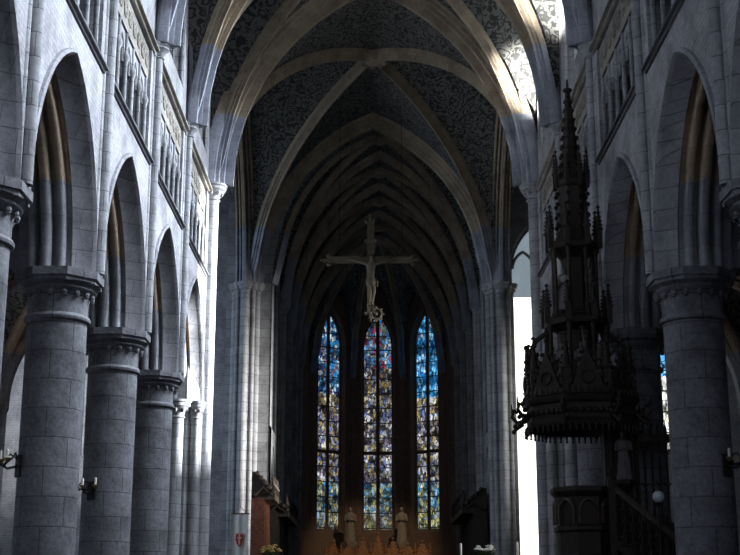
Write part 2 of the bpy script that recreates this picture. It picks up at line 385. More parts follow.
# ------------------------------------------------------------------ nave walls
AH, ARISE, AZS = 2.14, 2.98, 7.16
HALF = BAY / 2
win_no = [0]
def window(name_label, fn, a, rise, zs, zb, glassmat, mull=1, mr=0.055, heads=True, framedepth=0.45, framemat='pier', transom=None, head=None, headz=None, rec=0.4, matr=None):
    """a pointed window: splayed frame, glass, mullions. fn(u, z, depth)"""
    win_no[0] += 1
    root = empty('window_%d' % win_no[0]); tag(root, name_label, 'window', kind='structure')
    m = MB(); arch_sweep(m, a + 0.18, rise + 0.2, zs, zb, [(0, 0)] + roll(0.0, 0.06, 0.05) + [(0.02, 0.12), (0.10, rec - 0.05), (0.18, rec - 0.05), (0.18, rec + 0.12)], fn)
    m.quad(fn(-a - 0.18, zb, 0), fn(a + 0.18, zb, 0), fn(a + 0.18, zb + 0.25, rec + .1), fn(-a - 0.18, zb + 0.25, rec + .1))
    m.build('window_frame', framemat, root)
    pts = [(-a - 0.02, zb)] + arch(a + 0.02, rise, zs) + [(a + 0.02, zb)]
    if head is None:
        g = MB(); g.slab([fn(u, z, rec + 0.05) for u, z in pts], Vector(fn(0, 0, rec + 0.09)) - Vector(fn(0, 0, rec + 0.05)))
        g.build('glass', glassmat, root, smooth=0)
    else:
        off = Vector(fn(0, 0, rec + 0.09)) - Vector(fn(0, 0, rec + 0.05))
        lo = [(-a - .02, zb), (a + .02, zb), (a + .02, headz), (-a - .02, headz)]
        g = MB(); g.slab([fn(u, z, rec + 0.05) for u, z in lo], off); g.build('glass', glassmat, root, smooth=0)
        hi = [(-a - .02, headz)] + [p for p in arch(a + .02, rise, zs) if p[1] >= headz] + [(a + .02, headz)]
        g = MB(); g.slab([fn(u, z, rec + 0.05) for u, z in hi], off); g.build('head_glass', head, root, smooth=0)
    for i in range(mull):
        u = -a + 2 * a * (i + 1) / (mull + 1)
        zt = [z for (uu, z) in arch(a, rise, zs, 40) if abs(uu - u) < a / 12] or [zs]
        m = MB(); r = mr
        m.grid([[fn(u + r * cos(k * pi / 4), z, rec + r * sin(k * pi / 4)) for k in range(8)] for z in (zb, max(zt) + 0.02)], True)
        m.build('mullion', matr or framemat, root)
    lw = 2 * a / (mull + 1)
    if mull and heads:
        m = MB()                                           # pointed heads of the lights
        for i in range(mull + 1):
            u0 = -a + lw * (i + 0.5)
            zs2 = zs + (rise * 0.12 if mull == 1 else -0.1)
            pr = [(-0.02, 0.04), (0.05, -0.03), (0.10, 0.04)]
            arch_sweep(m, lw / 2, lw * 0.8, zs2, None, pr, lambda uu, z, dd, u0=u0: fn(u0 + uu, z, rec + dd), 6)
        m.build('tracery', matr or framemat, root)
    for zt in transom or []:
        m = MB()
        m.grid([[fn(u, zt + q[0], rec - 0.06 + q[1]) for q in ((-.09, .1), (-.09, 0), (0, -.06), (.09, 0), (.09, .1))] for u in (-a, a)])
        m.build('transom', matr or framemat, root)
    return root

CAPP = [(0.10, 0.0), (0.125, 0.02), (0.10, 0.05), (0.12, 0.12), (0.17, 0.2), (0.20, 0.22), (0.20, 0.27), (0.22, 0.29), (0.22, 0.33)]
walls = {}
for sx in (-1, 1):
    side = LAB[sx]
    w = MB()
    for k in range(6):
        yc = ZC[k] - HALF
        fn = lambda u, z, d=0.0, yc=yc: (sx * (WX + d), yc + u, z)
        arch_panel(w, AH, ARISE, AZS, ZCAP, HALF, ZSTR, fn)
        # clerestory wall with window opening
        arch_panel(w, 1.62, 2.9, 15.9, 14.3, HALF, APEX + 0.3, fn)
        w.quad(fn(-HALF, ZTRI), fn(HALF, ZTRI), fn(HALF, 14.3), fn(-HALF, 14.3))
        # pilaster strips either side of the triforium and its passage
        for sg in (-1, 1):
            w.quad(fn(sg * HALF, ZSTR), fn(sg * 1.98, ZSTR), fn(sg * 1.98, ZTRI), fn(sg * HALF, ZTRI))
            w.quad(fn(sg * 1.98, ZSTR), fn(sg * 1.98, ZSTR, 0.9), fn(sg * 1.98, ZTRI, 0.9), fn(sg * 1.98, ZTRI))
        w.quad(fn(-1.98, ZSTR), fn(1.98, ZSTR), fn(1.98, ZSTR, 0.9), fn(-1.98, ZSTR, 0.9))
        w.quad(fn(-1.98, ZTRI), fn(1.98, ZTRI), fn(1.98, ZTRI, 0.9), fn(-1.98, ZTRI, 0.9))
        # aisle side of the wall
        arch_panel(w, AH - 0.1, ARISE, AZS, ZCAP, HALF, 10.6, lambda u, z, yc=yc: (sx * 6.02, yc + u, z))
    wl = w.build('wall_' + side, 'wall')
    tag(wl, 'tall %s nave wall of pointed arches with a triforium above' % ('brightly lit' if sx < 0 else 'shadowed'), 'wall', kind='structure')
    walls[sx] = wl
    for k in range(6):
        yc = ZC[k] - HALF
        fn = lambda u, z, d=0.0, yc=yc: (sx * (WX + d), yc + u, z)
        # outer order: label moulding + broad block splay
        m = MB()
        arch_sweep(m, AH, ARISE, AZS, ZCAP, [(-0.10, 0.0), (-0.09, -0.05), (-0.03, -0.07), (0.0, -0.02), (0.01, 0.0), (0.015, 0.05), (0.17, 0.30)], fn, 18)
        o1 = m.build('arcade_arch', 'arch', wl)
        m = MB()
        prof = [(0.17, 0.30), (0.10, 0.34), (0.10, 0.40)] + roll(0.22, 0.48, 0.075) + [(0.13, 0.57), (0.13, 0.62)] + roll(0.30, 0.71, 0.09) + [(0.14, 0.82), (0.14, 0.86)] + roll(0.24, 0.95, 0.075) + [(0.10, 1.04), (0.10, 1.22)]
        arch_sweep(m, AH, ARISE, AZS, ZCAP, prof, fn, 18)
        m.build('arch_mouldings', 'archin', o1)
        # triforium screen: five cusped lights, frieze above
        m = MB(); lw = 0.74
        for i in range(5):
            u0 = -1.48 + lw * (i + 0.0) - 0.0
            f2 = lambda u, z, d=0.0, u0=u0: fn(u0 + u, z, 0.10 + d)
            arch_panel(m, 0.30, 0.42, 12.05, 11.98, lw / 2, 12.62, f2, 8)
            arch_sweep(m, 0.30, 0.42, 12.05, 11.98, [(0, 0)] + roll(0.0, 0.05, 0.035, 4) + [(0.02, 0.1), (0.05, 0.22)], f2, 8)
            for sg in (-1, 1):     # cusps
                m.tube([fn(u0 + sg * 0.27, 12.08, 0.2), fn(u0 + sg * 0.13, 12.13, 0.2), fn(u0 + sg * 0.10, 12.24, 0.2)], 0.03, 6)
        m.box(min(sx * (WX + .1), sx * (WX + .35)), max(sx * (WX + .1), sx * (WX + .35)), yc - 1.98, yc + 1.98, ZSTR + .02, ZSTR + .16)
        scr = m.build('triforium_screen', 'pier', wl)
        for i in range(6):
            u = -1.85 + lw * i
            m = MB(); c = fn(u, 0, 0.09)
            m.lathe([(0.075, ZSTR + .16), (0.05, ZSTR + .26), (0.05, 11.95), (0.085, 12.05), (0.085, 12.1), (0.04, 12.2), (0.04, 12.62)], (c[0], c[1]), 10)
            m.build('mullion', 'pier', scr)
        m = MB()
        x0, x1 = sorted((sx * (WX + 0.06), sx * (WX + 0.3)))
        m.box(x0, x1, yc - 1.98, yc + 1.98, 12.60, ZTRI)
        for i in range(8):
            c = fn(-1.72 + 0.49 * i, 12.95, 0.05)
            for q in range(4):
                cc = (c[0], c[1] + 0.085 * cos(q * pi / 2 + pi / 4), c[2] + 0.085 * sin(q * pi / 2 + pi / 4))
                m.tube([(cc[0], cc[1] + 0.085 * cos(t * pi / 4), cc[2] + 0.085 * sin(t * pi / 4)) for t in range(8)], 0.022, 5, closed=True)
        m.build('frieze', 'frieze', scr)
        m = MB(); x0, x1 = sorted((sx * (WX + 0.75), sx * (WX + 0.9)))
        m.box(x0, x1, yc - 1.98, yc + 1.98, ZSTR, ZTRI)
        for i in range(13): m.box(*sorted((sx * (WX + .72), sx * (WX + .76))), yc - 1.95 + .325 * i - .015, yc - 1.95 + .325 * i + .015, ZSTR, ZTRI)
        m.build('passage_shade_panel', 'passage_shade', wl, smooth=0)  # added back panel, the passage's shade put into its dark colour
    # string courses
    for z0, pj in ((ZSTR, 0.13), (ZTRI, 0.16)):
        m = MB()
        for k in range(6):
            y1, y0 = ZC[k] - 0.24, ZC[k + 1] + 0.24
            pr = [(0, 0.0), (0.04, 0.01), (0.05, 0.05), (pj * .8, 0.06), (pj * .8, 0.10), (0, 0.13)]
            m.grid([[(sx * (WX - d), y, z0 + dz) for d, dz in pr] for y in (y0, y1)])
        m.build('string_course', 'string' if z0 == ZSTR else 'frieze', wl, smooth=0)
    # wall shafts rising from the column capitals to the vault
    for k in range(1, 6):
        y = ZC[k]
        m = MB()
        for dy, r, dx in ((-0.16, 0.07, 0.03), (0, 0.105, -0.06), (0.16, 0.07, 0.03)):
            m.lathe([(r, ZCAP + .02), (r, ZSP - .3)], (sx * (WX + dx), y + dy), 12)
        sh = m.build('wall_shaft', 'pier', wl)
        m = MB()
        for dy, r, dx in ((-0.17, 0.8, 0.03), (0, 1.15, -0.06), (0.17, 0.8, 0.03)):
            m.lathe([(p * r, ZSP - .33 + z) for p, z in CAPP], (sx * (WX + dx), y + dy), 12)
        m.build('shaft_capital', 'pier', sh)
        m = MB(); o0, o2 = octagon(0.62), octagon(0.5)
        m.grid([[(sx * CXX + qx, y + qy * 0.78, ZCAP + .005) for qx, qy in o0], [(sx * CXX + qx, y + qy * 0.78, 7.42) for qx, qy in o0], [(sx * CXX + qx, y + qy * 0.78, 7.56) for qx, qy in o2]], True)
        m.build('springer_block', 'arch', wl)
    # clerestory windows
    for k in range(5):
        yc = ZC[k] - HALF
        fn = lambda u, z, d=0.0, yc=yc: (sx * (WX + d), yc + u, z)
        nth = ('last', 'fourth', 'third', 'second', 'first')[k]
        window('%s clerestory window high above the %s arcade' % (nth, 'bright' if sx < 0 else 'shadowed'), fn, 1.44, 2.7, 15.9, 14.3, 'blue_glass' if sx < 0 else 'grisaille', 2, rec=0.3)
    # aisle
    m = MB()
    m.quad((sx * 10.6, -4.9, 0), (sx * 10.6, YA, 0), (sx * 10.6, YA, 11), (sx * 10.6, -4.9, 11))
    al = m.build('wall_aisle_' + side, 'wall'); tag(al, 'outer wall of the %s aisle behind the arcade' % side, 'wall', kind='structure')
    m = MB()
    fa = lambda x: F(x, 2.29, 3.2, 7.2)
    ac = 8.31
    for k in range(6):
        yc = ZC[k] - HALF
        rows = []
        for i in range(15):
            x = -2.29 + 4.58 * i / 14
            rows.append([(sx * (ac + x), yc - HALF + BAY * j / 14, max(fa(x), F((-HALF + BAY * j / 14) * 2.29 / HALF, 2.29, 3.2, 7.2))) for j in range(15)])
        m.grid(rows)
    av = m.build('ceiling_aisle_' + side, 'web'); tag(av, 'painted vault of the %s aisle' % side, 'ceiling', kind='structure')
    for k in range(6):
        yc = ZC[k] - HALF
        for a_, b_ in (((-1, -1), (1, 1)), ((-1, 1), (1, -1))):
            m = MB(); path = []
            for i in range(21):
                t = -1 + 2 * i / 20
                x = a_[0] * -t * 2.29; y = a_[1] * -t * HALF
                path.append((sx * (ac + x), yc + y, fa(abs(t) * 2.29) + 0.02))
            d = Vector(path[-1]) - Vector(path[0]); lat = Vector((-d.y, d.x, 0))
            sweep(m, path, [(-.14, 0), (-.14, -.12), (-.06, -.2), (.06, -.2), (.14, -.12), (.14, 0)], lat)
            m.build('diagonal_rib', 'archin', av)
        m = MB()
        path = [(sx * (ac + u), ZC[k], z) for u, z in arch(2.29, 3.2, 7.2)]
        sweep(m, path, [(-.3, 0), (-.3, -.2), (-.16, -.32), (.16, -.32), (.3, -.2), (.3, 0)], (0, 1, 0))
        m.build('transverse_arch', 'archin', av)
    # responds on the aisle wall
    for k in range(0, 6):
        m = MB()
        for dy in (-0.2, 0, 0.2): m.lathe([(0.11, 0), (0.11, 6.9), (0.16, 7.0), (0.16, 7.25)], (sx * (10.5 - (0.1 if dy == 0 else 0)), ZC[k] + dy), 10)
        m.build('aisle_respond', 'archin', al)

# west wall
m = MB(); m.quad((-17, -4.9, 0), (17, -4.9, 0), (17, -4.9, 22), (-17, -4.9, 22))
ww = m.build('wall_west', 'wall'); tag(ww, 'plain stone wall closing the west end of the nave', 'wall', kind='structure')

# ------------------------------------------------------------------ columns of the arcade
ORD = {-1: {1: 'fourth', 2: 'third', 3: 'second', 4: 'nearest'}, 1: {}}
proto_col = None
def make_column():
    root = empty('stone_column')
    m = MB(); m.lathe([(0.5, 0.75), (0.5, 6.32)], (0, 0), 40); m.build('shaft', 'column', root)
    m = MB(); m.prism(octagon(0.78), 0, 0.4)
    m.lathe([(0.70, 0.4), (0.72, 0.46), (0.66, 0.52), (0.60, 0.58), (0.62, 0.65), (0.55, 0.72), (0.5, 0.78)], (0, 0), 40)
    m.build('base', 'column', root)
    m = MB()
    m.lathe([(0.5, 6.28), (0.55, 6.31), (0.56, 6.35), (0.54, 6.39), (0.505, 6.41), (0.515, 6.68), (0.55, 6.76), (0.62, 6.8), (0.64, 6.83), (0.60, 6.86), (0.60, 6.88), (0.70, 6.93)], (0, 0), 40)
    for i in range(16):                                       # little leaf bosses under the abacus
        a = i * pi / 8
        m.sphere((0.565 * cos(a), 0.565 * sin(a), 6.74), 0.05, 8, 5, (1, 1, 1.3))
    m.build('capital', 'column', root)
    m = MB()
    for i, (r, z0, z1) in enumerate(((0.72, 6.92, 7.0), (0.76, 7.0, 7.135))): m.prism(octagon(r), z0, z1)
    m.build('abacus', 'column', root)
    return root
collabels = {
    (-1, 1): 'round grey stone column beside the bright crossing pier',
    (-1, 2): 'round column between the largest bright-side column and the one beside the crossing pier',
    (-1, 3): 'largest round column of the bright-walled row seen whole, bracket lamp on its outer side',
    (-1, 4): 'nearest round column of the bright-walled row, cut by the left picture edge',
    (1, 1): 'far round column seen below the pulpit canopy',
    (1, 2): 'round grey column standing directly behind the pulpit stair',
    (1, 3): 'large round column with clear drum joints in front of the pulpit',
    (1, 4): 'nearest round column of the shadowed row, only its capital edge showing'}
for sx in (-1, 1):
    for k in (1, 2, 3, 4):
        if proto_col is None: c = proto_col = make_column()
        else: c = copy_tree(proto_col)
        c.location = (sx * CXX, ZC[k], 0)
        tag(c, collabels[(sx, k)], 'column', 'round columns of the nave arcade', 'thing')

# ------------------------------------------------------------------ crossing piers
def cluster_pier(name, x, y, sx, rad, r, n, label, low, top=ZSP, big=1.0):
    root = empty(name, (x, y, 0)); tag(root, label, 'pillar', 'clustered piers of the crossing', 'structure')
    m = MB(); m.prism([(q[0], q[1]) for q in octagon(rad)], 0, top); m.build('core', 'pier', root)
    for i in range(n):
        a = 2 * pi * i / n + pi / n * 0
        px, py = rad * 1.0 * cos(a), rad * 1.0 * sin(a)
        is_low = low and sin(a) < -0.5 and cos(a) * sx > -0.75
        zt = ZCAP if is_low else top
        rr = r * (1.35 if i % 2 == 0 else 0.85)
        m = MB(); m.lathe([(rr * 1.3, 0), (rr * 1.3, .7), (rr, .85), (rr, zt - .33)], (px, py), 14)
        sh = m.build('shaft', 'pier', root)
        m = MB(); m.lathe([(p * rr / 0.1, zt - .5 + z * 1.5) for p, z in CAPP], (px, py), 14)
        for j in range(8):
            aa = j * pi / 4; m.sphere((px + rr * 1.35 * cos(aa), py + rr * 1.35 * sin(aa), zt - .26), rr * .32, 7, 5, (1, 1, 1.4))
        m.build('shaft_capital', 'pier', sh)
    return root
for sx in (-1, 1):
    cluster_pier('crossing_pillar', sx * 5.42, YA, sx, 0.70, 0.15, 8,
                 'clustered crossing pier glaring white at the end of the bright arcade' if sx < 0 else 'dark clustered crossing pier between the pulpit and the glaring lancet', True)
    cluster_pier('crossing_pillar', sx * 4.84, YB, sx, 0.40, 0.105, 8,
                 'clustered choir pier behind the white banner' if sx < 0 else 'clustered choir pier edged by the glaring white lancet', False)

# ------------------------------------------------------------------ vaults
def groin(m, x0, x1, y0, y1, n=36, top=APEX):
    a = (x1 - x0) / 2; b = (y1 - y0) / 2; xc = (x0 + x1) / 2; yc = (y0 + y1) / 2
    nx = n; ny = max(16, n // 2 if y1 - y0 < 6 else n)
    rows = []
    for i in range(nx + 1):
        x = -a + 2 * a * i / nx; row = []
        for j in range(ny + 1):
            y = -b + 2 * b * j / ny
            row.append((xc + x, yc + y, max(F(x * WX / a), F(y * WX / b))))
        rows.append(row)
    m.grid(rows)
def diag_ribs(parent, x0, x1, y0, y1, prof, mat='rib', a=None):
    xc, yc = (x0 + x1) / 2, (y0 + y1) / 2
    for sg in (1, -1):
        path = []
        for i in range(41):
            t = -1 + 2 * i / 40
            path.append((xc + t * (x1 - x0) / 2, yc + sg * t * (y1 - y0) / 2, F(t * WX) + 0.03))
        d = Vector(path[-1]) - Vector(path[0])
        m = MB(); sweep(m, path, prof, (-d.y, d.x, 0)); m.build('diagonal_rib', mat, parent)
def boss(parent, x, y, r=0.42):
    m = MB(); m.lathe([(0.05, APEX - .42), (r * .6, APEX - .40), (r, APEX - .28), (r, APEX - .12), (r * .7, APEX)], (x, y), 16)
    for i in range(8): m.sphere((x + r * .75 * cos(i * pi / 4), y + r * .75 * sin(i * pi / 4), APEX - .34), r * .28, 8, 5)
    m.build('boss', 'rib', parent)
def rprof(w, h):
    """multi-roll rib section hanging below the web"""
    h2 = [(-w, .06), (-w, -h * .22), (-w * .95, -h * .36), (-w * .84, -h * .42), (-w * .73, -h * .36), (-w * .68, -h * .05), (-w * .60, -h * .05), (-w * .56, -h * .55), (-w * .50, -h * .66), (-w * .42, -h * .66), (-w * .36, -h * .55), (-w * .32, -h * .2), (-w * .25, -h * .2), (-w * .22, -h * .85), (-w * .14, -h)]
    return h2 + [(-a, b) for a, b in h2[::-1]]
def trans_arch(parent, y, w, h, mat='rib', a=WX, xc=0.0, name='transverse_arch'):
    pts = [(xc + u * a / WX, z) for u, z in arch(VX + .04, APEX - ZSP, ZSP, 26)]
    m = MB(); sweep(m, [(u, y, z) for u, z in pts], rprof(w, h), (0, 1, 0))
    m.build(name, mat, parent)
    return pts

m = MB()
for k in range(6): groin(m, -WX, WX, ZC[k + 1], ZC[k])
nv = m.build('ceiling_nave', 'web', smooth=30); tag(nv, 'painted scrollwork rib vault over the nearer nave bays', 'ceiling', kind='structure')
for k in range(4):
    diag_ribs(nv, -WX, WX, ZC[k + 1], ZC[k], rprof(0.15, 0.26))
    boss(nv, 0, ZC[k] - HALF, 0.3)
    trans_arch(nv, ZC[k + 1], 0.25, 0.40)
    # wall ribs over the clerestory
    for sx in (-1, 1):
        m = MB(); path = [(sx * (WX - 0.05), ZC[k] - HALF + u * HALF / WX, z) for u, z in arch(WX, APEX - ZSP, ZSP, 16)]
        m.tube(path, 0.09, 8); m.build('wall_rib', 'rib', nv)
m = MB(); groin(m, -WX, WX, YA, YB, 44)
cv = m.build('ceiling_crossing', 'web', smooth=30); tag(cv, 'dark painted rib vault over the crossing before the choir', 'ceiling', kind='structure')
diag_ribs(cv, -WX, WX, YA, YB, rprof(0.17, 0.36)); boss(cv, 0, (YA + YB) / 2, 0.5)
# great crossing arches west and east, north and south
def great_arch(y, hang):
    m = MB(); pts = arch(4.70, APEX - ZSP, ZSP, 30)
    def rl(l, h, r): return [(l + r * cos(radians(t)), h + r * sin(radians(t))) for t in (160, 205, 250, 295, 340)]
    kk = 0.78
    hs = [(-.50, .25), (-.50, -.02)] + rl(-.44, -.05, .055) + [(-.375, .04), (-.36, .0)] + rl(-.30, -.17, .055) + [(-.235, -.05), (-.22, -.1)] + rl(-.165, -.31, .055) + [(-.105, -.20), (-.10, -hang)]
    hs = [(a * kk, b) for a, b in hs]
    hs += [(-a, b) for a, b in hs[::-1]]
    hs = [p for i, p in enumerate(hs) if i == 0 or p != hs[i - 1]]
    sweep(m, [(u, y, z) for u, z in pts], hs, (0, 1, 0))
    m.build('transverse_arch', 'rib', cv)
great_arch(YA, 0.60); great_arch(YB, 0.52)
for sx in (-1, 1):
    m = MB(); path = [(sx * (WX + .1), (YA + YB) / 2 + u * (YB - YA) / 2 / WX, z) for u, z in arch(WX, APEX - ZSP, ZSP, 30)]
    sweep(m, path, rprof(0.36, 0.5), (1, 0, 0)); m.build('side_arch', 'rib', cv)

# wall ring above the choir arch, closing the step between crossing and choir
m = MB()
ring = [(XCH + u * WCH / WX, z) for u, z in arch(WX, APEX - ZSP, ZSP, 26)]
for (u0, z0), (u1, z1) in zip(ring, ring[1:]): m.quad((u0, YB + .02, z0), (u1, YB + .02, z1), (u1, YB + .02, 21.2), (u0, YB + .02, 21.2))
for a_, b_ in ((-5.6, ring[0][0]), (ring[-1][0], 5.2)): m.quad((a_, YB + .02, 0), (b_, YB + .02, 0), (b_, YB + .02, 21.2), (a_, YB + .02, 21.2))
cg = m.build('wall_choir_arch', 'pier'); tag(cg, 'stone ring of wall over the choir arch behind the crucifix', 'wall', kind='structure')
# choir vault
CB = (65.45 - YB) / 4
m = MB()
for k in range(4): groin(m, XCH - WCH, XCH + WCH, YB + CB * k, YB + CB * (k + 1), 30)
# apse cells
R5 = WCH / cos(pi / 10); AY = 65.45
def apt(i): a = -pi / 2 + pi * i / 5 + pi / 2; return (XCH + R5 * cos(pi - pi * i / 5), AY + R5 * sin(pi * i / 5))
AV = [apt(i) for i in range(6)]
for i in range(5):
    A, B = Vector(AV[i]), Vector(AV[i + 1]); C0 = Vector((XCH, AY)); rows = []
    for j in range(15):
        r = j / 14; row = []
        for k in range(17):
            s_ = -1 + 2 * k / 16
            p = C0.lerp(A.lerp(B, (s_ + 1) / 2), r)
            row.append((p.x, p.y, max(F(r * WX), F(abs(s_) * WX, rise=5.0))))
        rows.append(row)
    m.grid(rows)
ch = m.build('ceiling_choir', 'web', smooth=30); tag(ch, 'dark rib vault of the choir and apse behind the crucifix', 'ceiling', kind='structure')
for k in range(4):
    y0 = YB + CB * k
    diag_ribs(ch, XCH - WCH, XCH + WCH, y0, y0 + CB, rprof(0.12, 0.22)); boss(ch, XCH, y0 + CB / 2, 0.28)
    trans_arch(ch, y0 + CB, 0.20, 0.32, a=WCH, xc=XCH)
for i in range(6):
    p = AV[i]; path = [(XCH + (p[0] - XCH) * r / 20, AY + (p[1] - AY) * r / 20, F(r / 20 * WX) + .03) for r in range(20, -1, -1)]
    d = Vector((p[0] - XCH, p[1] - AY, 0)); m = MB(); sweep(m, path, [(x, h) for x, h in rprof(0.18, 0.3)], (-d.y, d.x, 0)); m.build('apse_rib', 'rib', ch)
boss(ch, XCH, AY, 0.45)

# ------------------------------------------------------------------ choir walls and apse
for sx in (-1, 1):
    m = MB()
    for k in range(4):
        yc = YB + CB * (k + .5); h = CB / 2
        fn = lambda u, z, d=0.0, yc=yc: (XCH + sx * (WCH + d), yc + u, z)
        if k == 0: m.quad(fn(-h + .3, 0), fn(h, 0), fn(h, 2.0), fn(-h + .3, 2.0))
        else: m.quad(fn(-h, 0), fn(h, 0), fn(h, 2.0), fn(-h, 2.0))
        arch_panel(m, 1.25, 1.7, 6.0, 2.0, h, 8.2, fn)
        arch_panel(m, 1.12, 2.0, 15.0, 8.2, h, APEX + .2, fn)
        arch_sweep(m, 1.25, 1.7, 6.0, 2.0, [(0, 0), (0, .05), (.1, .1), (.12, .3), (.2, .35), (.2, .8)], fn)
        m.quad(fn(-1.4, 2, .8), fn(1.4, 2, .8), fn(1.4, 8.1, .8), fn(-1.4, 8.1, .8))
    cw = m.build('wall_choir_' + LAB[sx], 'pier'); tag(cw, '%s choir wall in deep shadow with slender shafts' % LAB[sx], 'wall', kind='structure')
    for k in range(1, 5):
        y = YB + CB * k; m = MB()
        for dy, r, dx in ((-.2, .09, -.05), (0, .15, -.15), (.2, .09, -.05)): m.lathe([(r, 0), (r, ZSP - .2), (r * 1.6, ZSP - .05), (r * 1.6, ZSP)], (XCH + sx * (WCH + dx), y + dy), 12)
        m.build('wall_shaft', 'pier', cw)
    for k in range(4):
        yc = YB + CB * (k + .5)
        fn = lambda u, z, d=0.0, yc=yc: (XCH + sx * (WCH + d), yc + u, z)
        window('%s dim tall choir window, %s from the crossing' % (LAB[sx], ('first', 'second', 'third', 'fourth')[k]), fn, 0.94, 1.8, 15.0, 8.2, 'blue_glass', 1, rec=0.3)
m = MB()
AW, ARI, AZ, AB = 0.92, 2.05, 15.35, 5.35
fns = []
for i in range(5):
    A, B = Vector((*AV[i], 0)), Vector((*AV[i + 1], 0)); mid = (A + B) / 2; tx = (B - A).normalized(); hl = (B - A).length / 2
    outn = Vector((mid.x - XCH, mid.y - AY, 0)).normalized()
    fn = lambda u, z, d=0.0, mid=mid, tx=tx, outn=outn: tuple(mid + tx * u + outn * d + Vector((0, 0, z)))
    fns.append(fn)
    arch_panel(m, AW, ARI, AZ, AB, hl, APEX + .2, fn)
    m.quad(fn(-hl, 0), fn(hl, 0), fn(hl, AB), fn(-hl, AB))
aw = m.build('wall_apse', 'lead'); tag(aw, 'dark faceted apse wall holding the tall stained windows', 'wall', kind='structure')
for i in range(6):
    p = AV[i]; m = MB()
    for t, r in ((-0.16, .07), (0, .13), (0.16, .07)):
        d = Vector((p[0] - XCH, p[1] - AY)).normalized(); q = Vector((-d.y, d.x))
        m.lathe([(r, 0), (r, ZSP - .25), (r * 1.6, ZSP - .05), (r * 1.6, ZSP)], (p[0] - d.x * .06 + q.x * t, p[1] - d.y * .06 + q.y * t), 12)
    m.build('wall_shaft', 'lead', aw)
albl = ['leftmost apse window, a narrow sliver of glass', 'tall two-light stained window on the side of the apse nearest the banner', 'central tall two-light stained window behind the crucifix foot',
        'tall stained apse window with the brightest blue head', 'rightmost apse window, a narrow sliver of glass']
for i in range(5):
    window(albl[i], fns[i], 0.74, 1.85, AZ, AB, ('blue_glass', 'apse_glass', 'apse_glass_red', 'apse_glass_blue', 'blue_glass')[i], 1, mr=0.10, heads=False, framemat='lead', transom=[9.6], rec=0.42)

# ------------------------------------------------------------------ transepts
for sx in (-1, 1):
    m = MB()
    EX = 16.0
    # end wall
    m.quad((sx * EX, YA, 0), (sx * EX, YB + 1, 0), (sx * EX, YB + 1, 21), (sx * EX, YA, 21))
    # west wall above the aisle opening
    m.quad((sx * 10.6, YA, 0), (sx * EX, YA, 0), (sx * EX, YA, 21), (sx * 10.6, YA, 21))
    m.quad((sx * 6.0, YA, 10.3), (sx * 10.6, YA, 10.3), (sx * 10.6, YA, 21), (sx * 6.0, YA, 21))
    m.quad((sx * WX, YA, 14), (sx * 6.0, YA, 14), (sx * 6.0, YA, 21), (sx * WX, YA, 21))
    # east wall with openings
    EY = 49.0
    def fe(u, z, d=0.0, xc=6.35): return (sx * (xc + u), EY + d, z)
    if sx > 0: arch_panel(m, 1.1, 2.2, 14.2, 1.6, 1.15, 21, fe)
    else: m.quad(fe(-1.15, 1.6), fe(1.15, 1.6), fe(1.15, 21), fe(-1.15, 21))
    m.quad(fe(-1.15, 0), fe(1.15, 0), fe(1.15, 1.6), fe(-1.15, 1.6))
    fe2 = lambda u, z, d=0.0: fe(u, z, d, 11.0)
    m.quad(fe(1.15, 0), fe(3.4, 0), fe(3.4, 21), fe(1.15, 21))
    arch_panel(m, 0.95, 1.7, 11.6, 7.0, 1.25, 21, fe2)
    m.quad(fe2(-1.25, 0), fe2(1.25, 0), fe2(1.25, 7), fe2(-1.25, 7))
    m.quad(fe2(1.25, 0), fe2(5, 0), fe2(5, 21), fe2(1.25, 21))
    tw = m.build('wall_transept_' + LAB[sx], 'wall'); tag(tw, '%s transept walls glimpsed beyond the crossing piers' % ('blue-shadowed' if sx < 0 else 'sunlit'), 'wall', kind='structure')
    if sx > 0:
        window('glaring white clear-glass lancet behind the pulpit edge', fe, 0.92, 2.0, 14.2, 1.6, 'bright_glass', 1, head='haze_glass', headz=13.3, rec=0.25)
        window('narrow blue and white stained window between two dark columns', fe2, 0.8, 1.5, 11.6, 7.0, 'side_glass', 1, rec=0.25)
    else:
        pass
        window('dim blue window high in the shadowed transept', fe2, 0.8, 1.5, 11.6, 7.0, 'blue_glass', 1, rec=0.25)
    m = MB()
    for x0, x1 in ((WX, 10.4), (10.4, EX)):
        groin(m, min(sx * x0, sx * x1), max(sx * x0, sx * x1), YA, YB + .6, 30)
    tv = m.build('ceiling_transept_' + LAB[sx], 'web'); tag(tv, 'painted vault over the %s transept' % LAB[sx], 'ceiling', kind='structure')

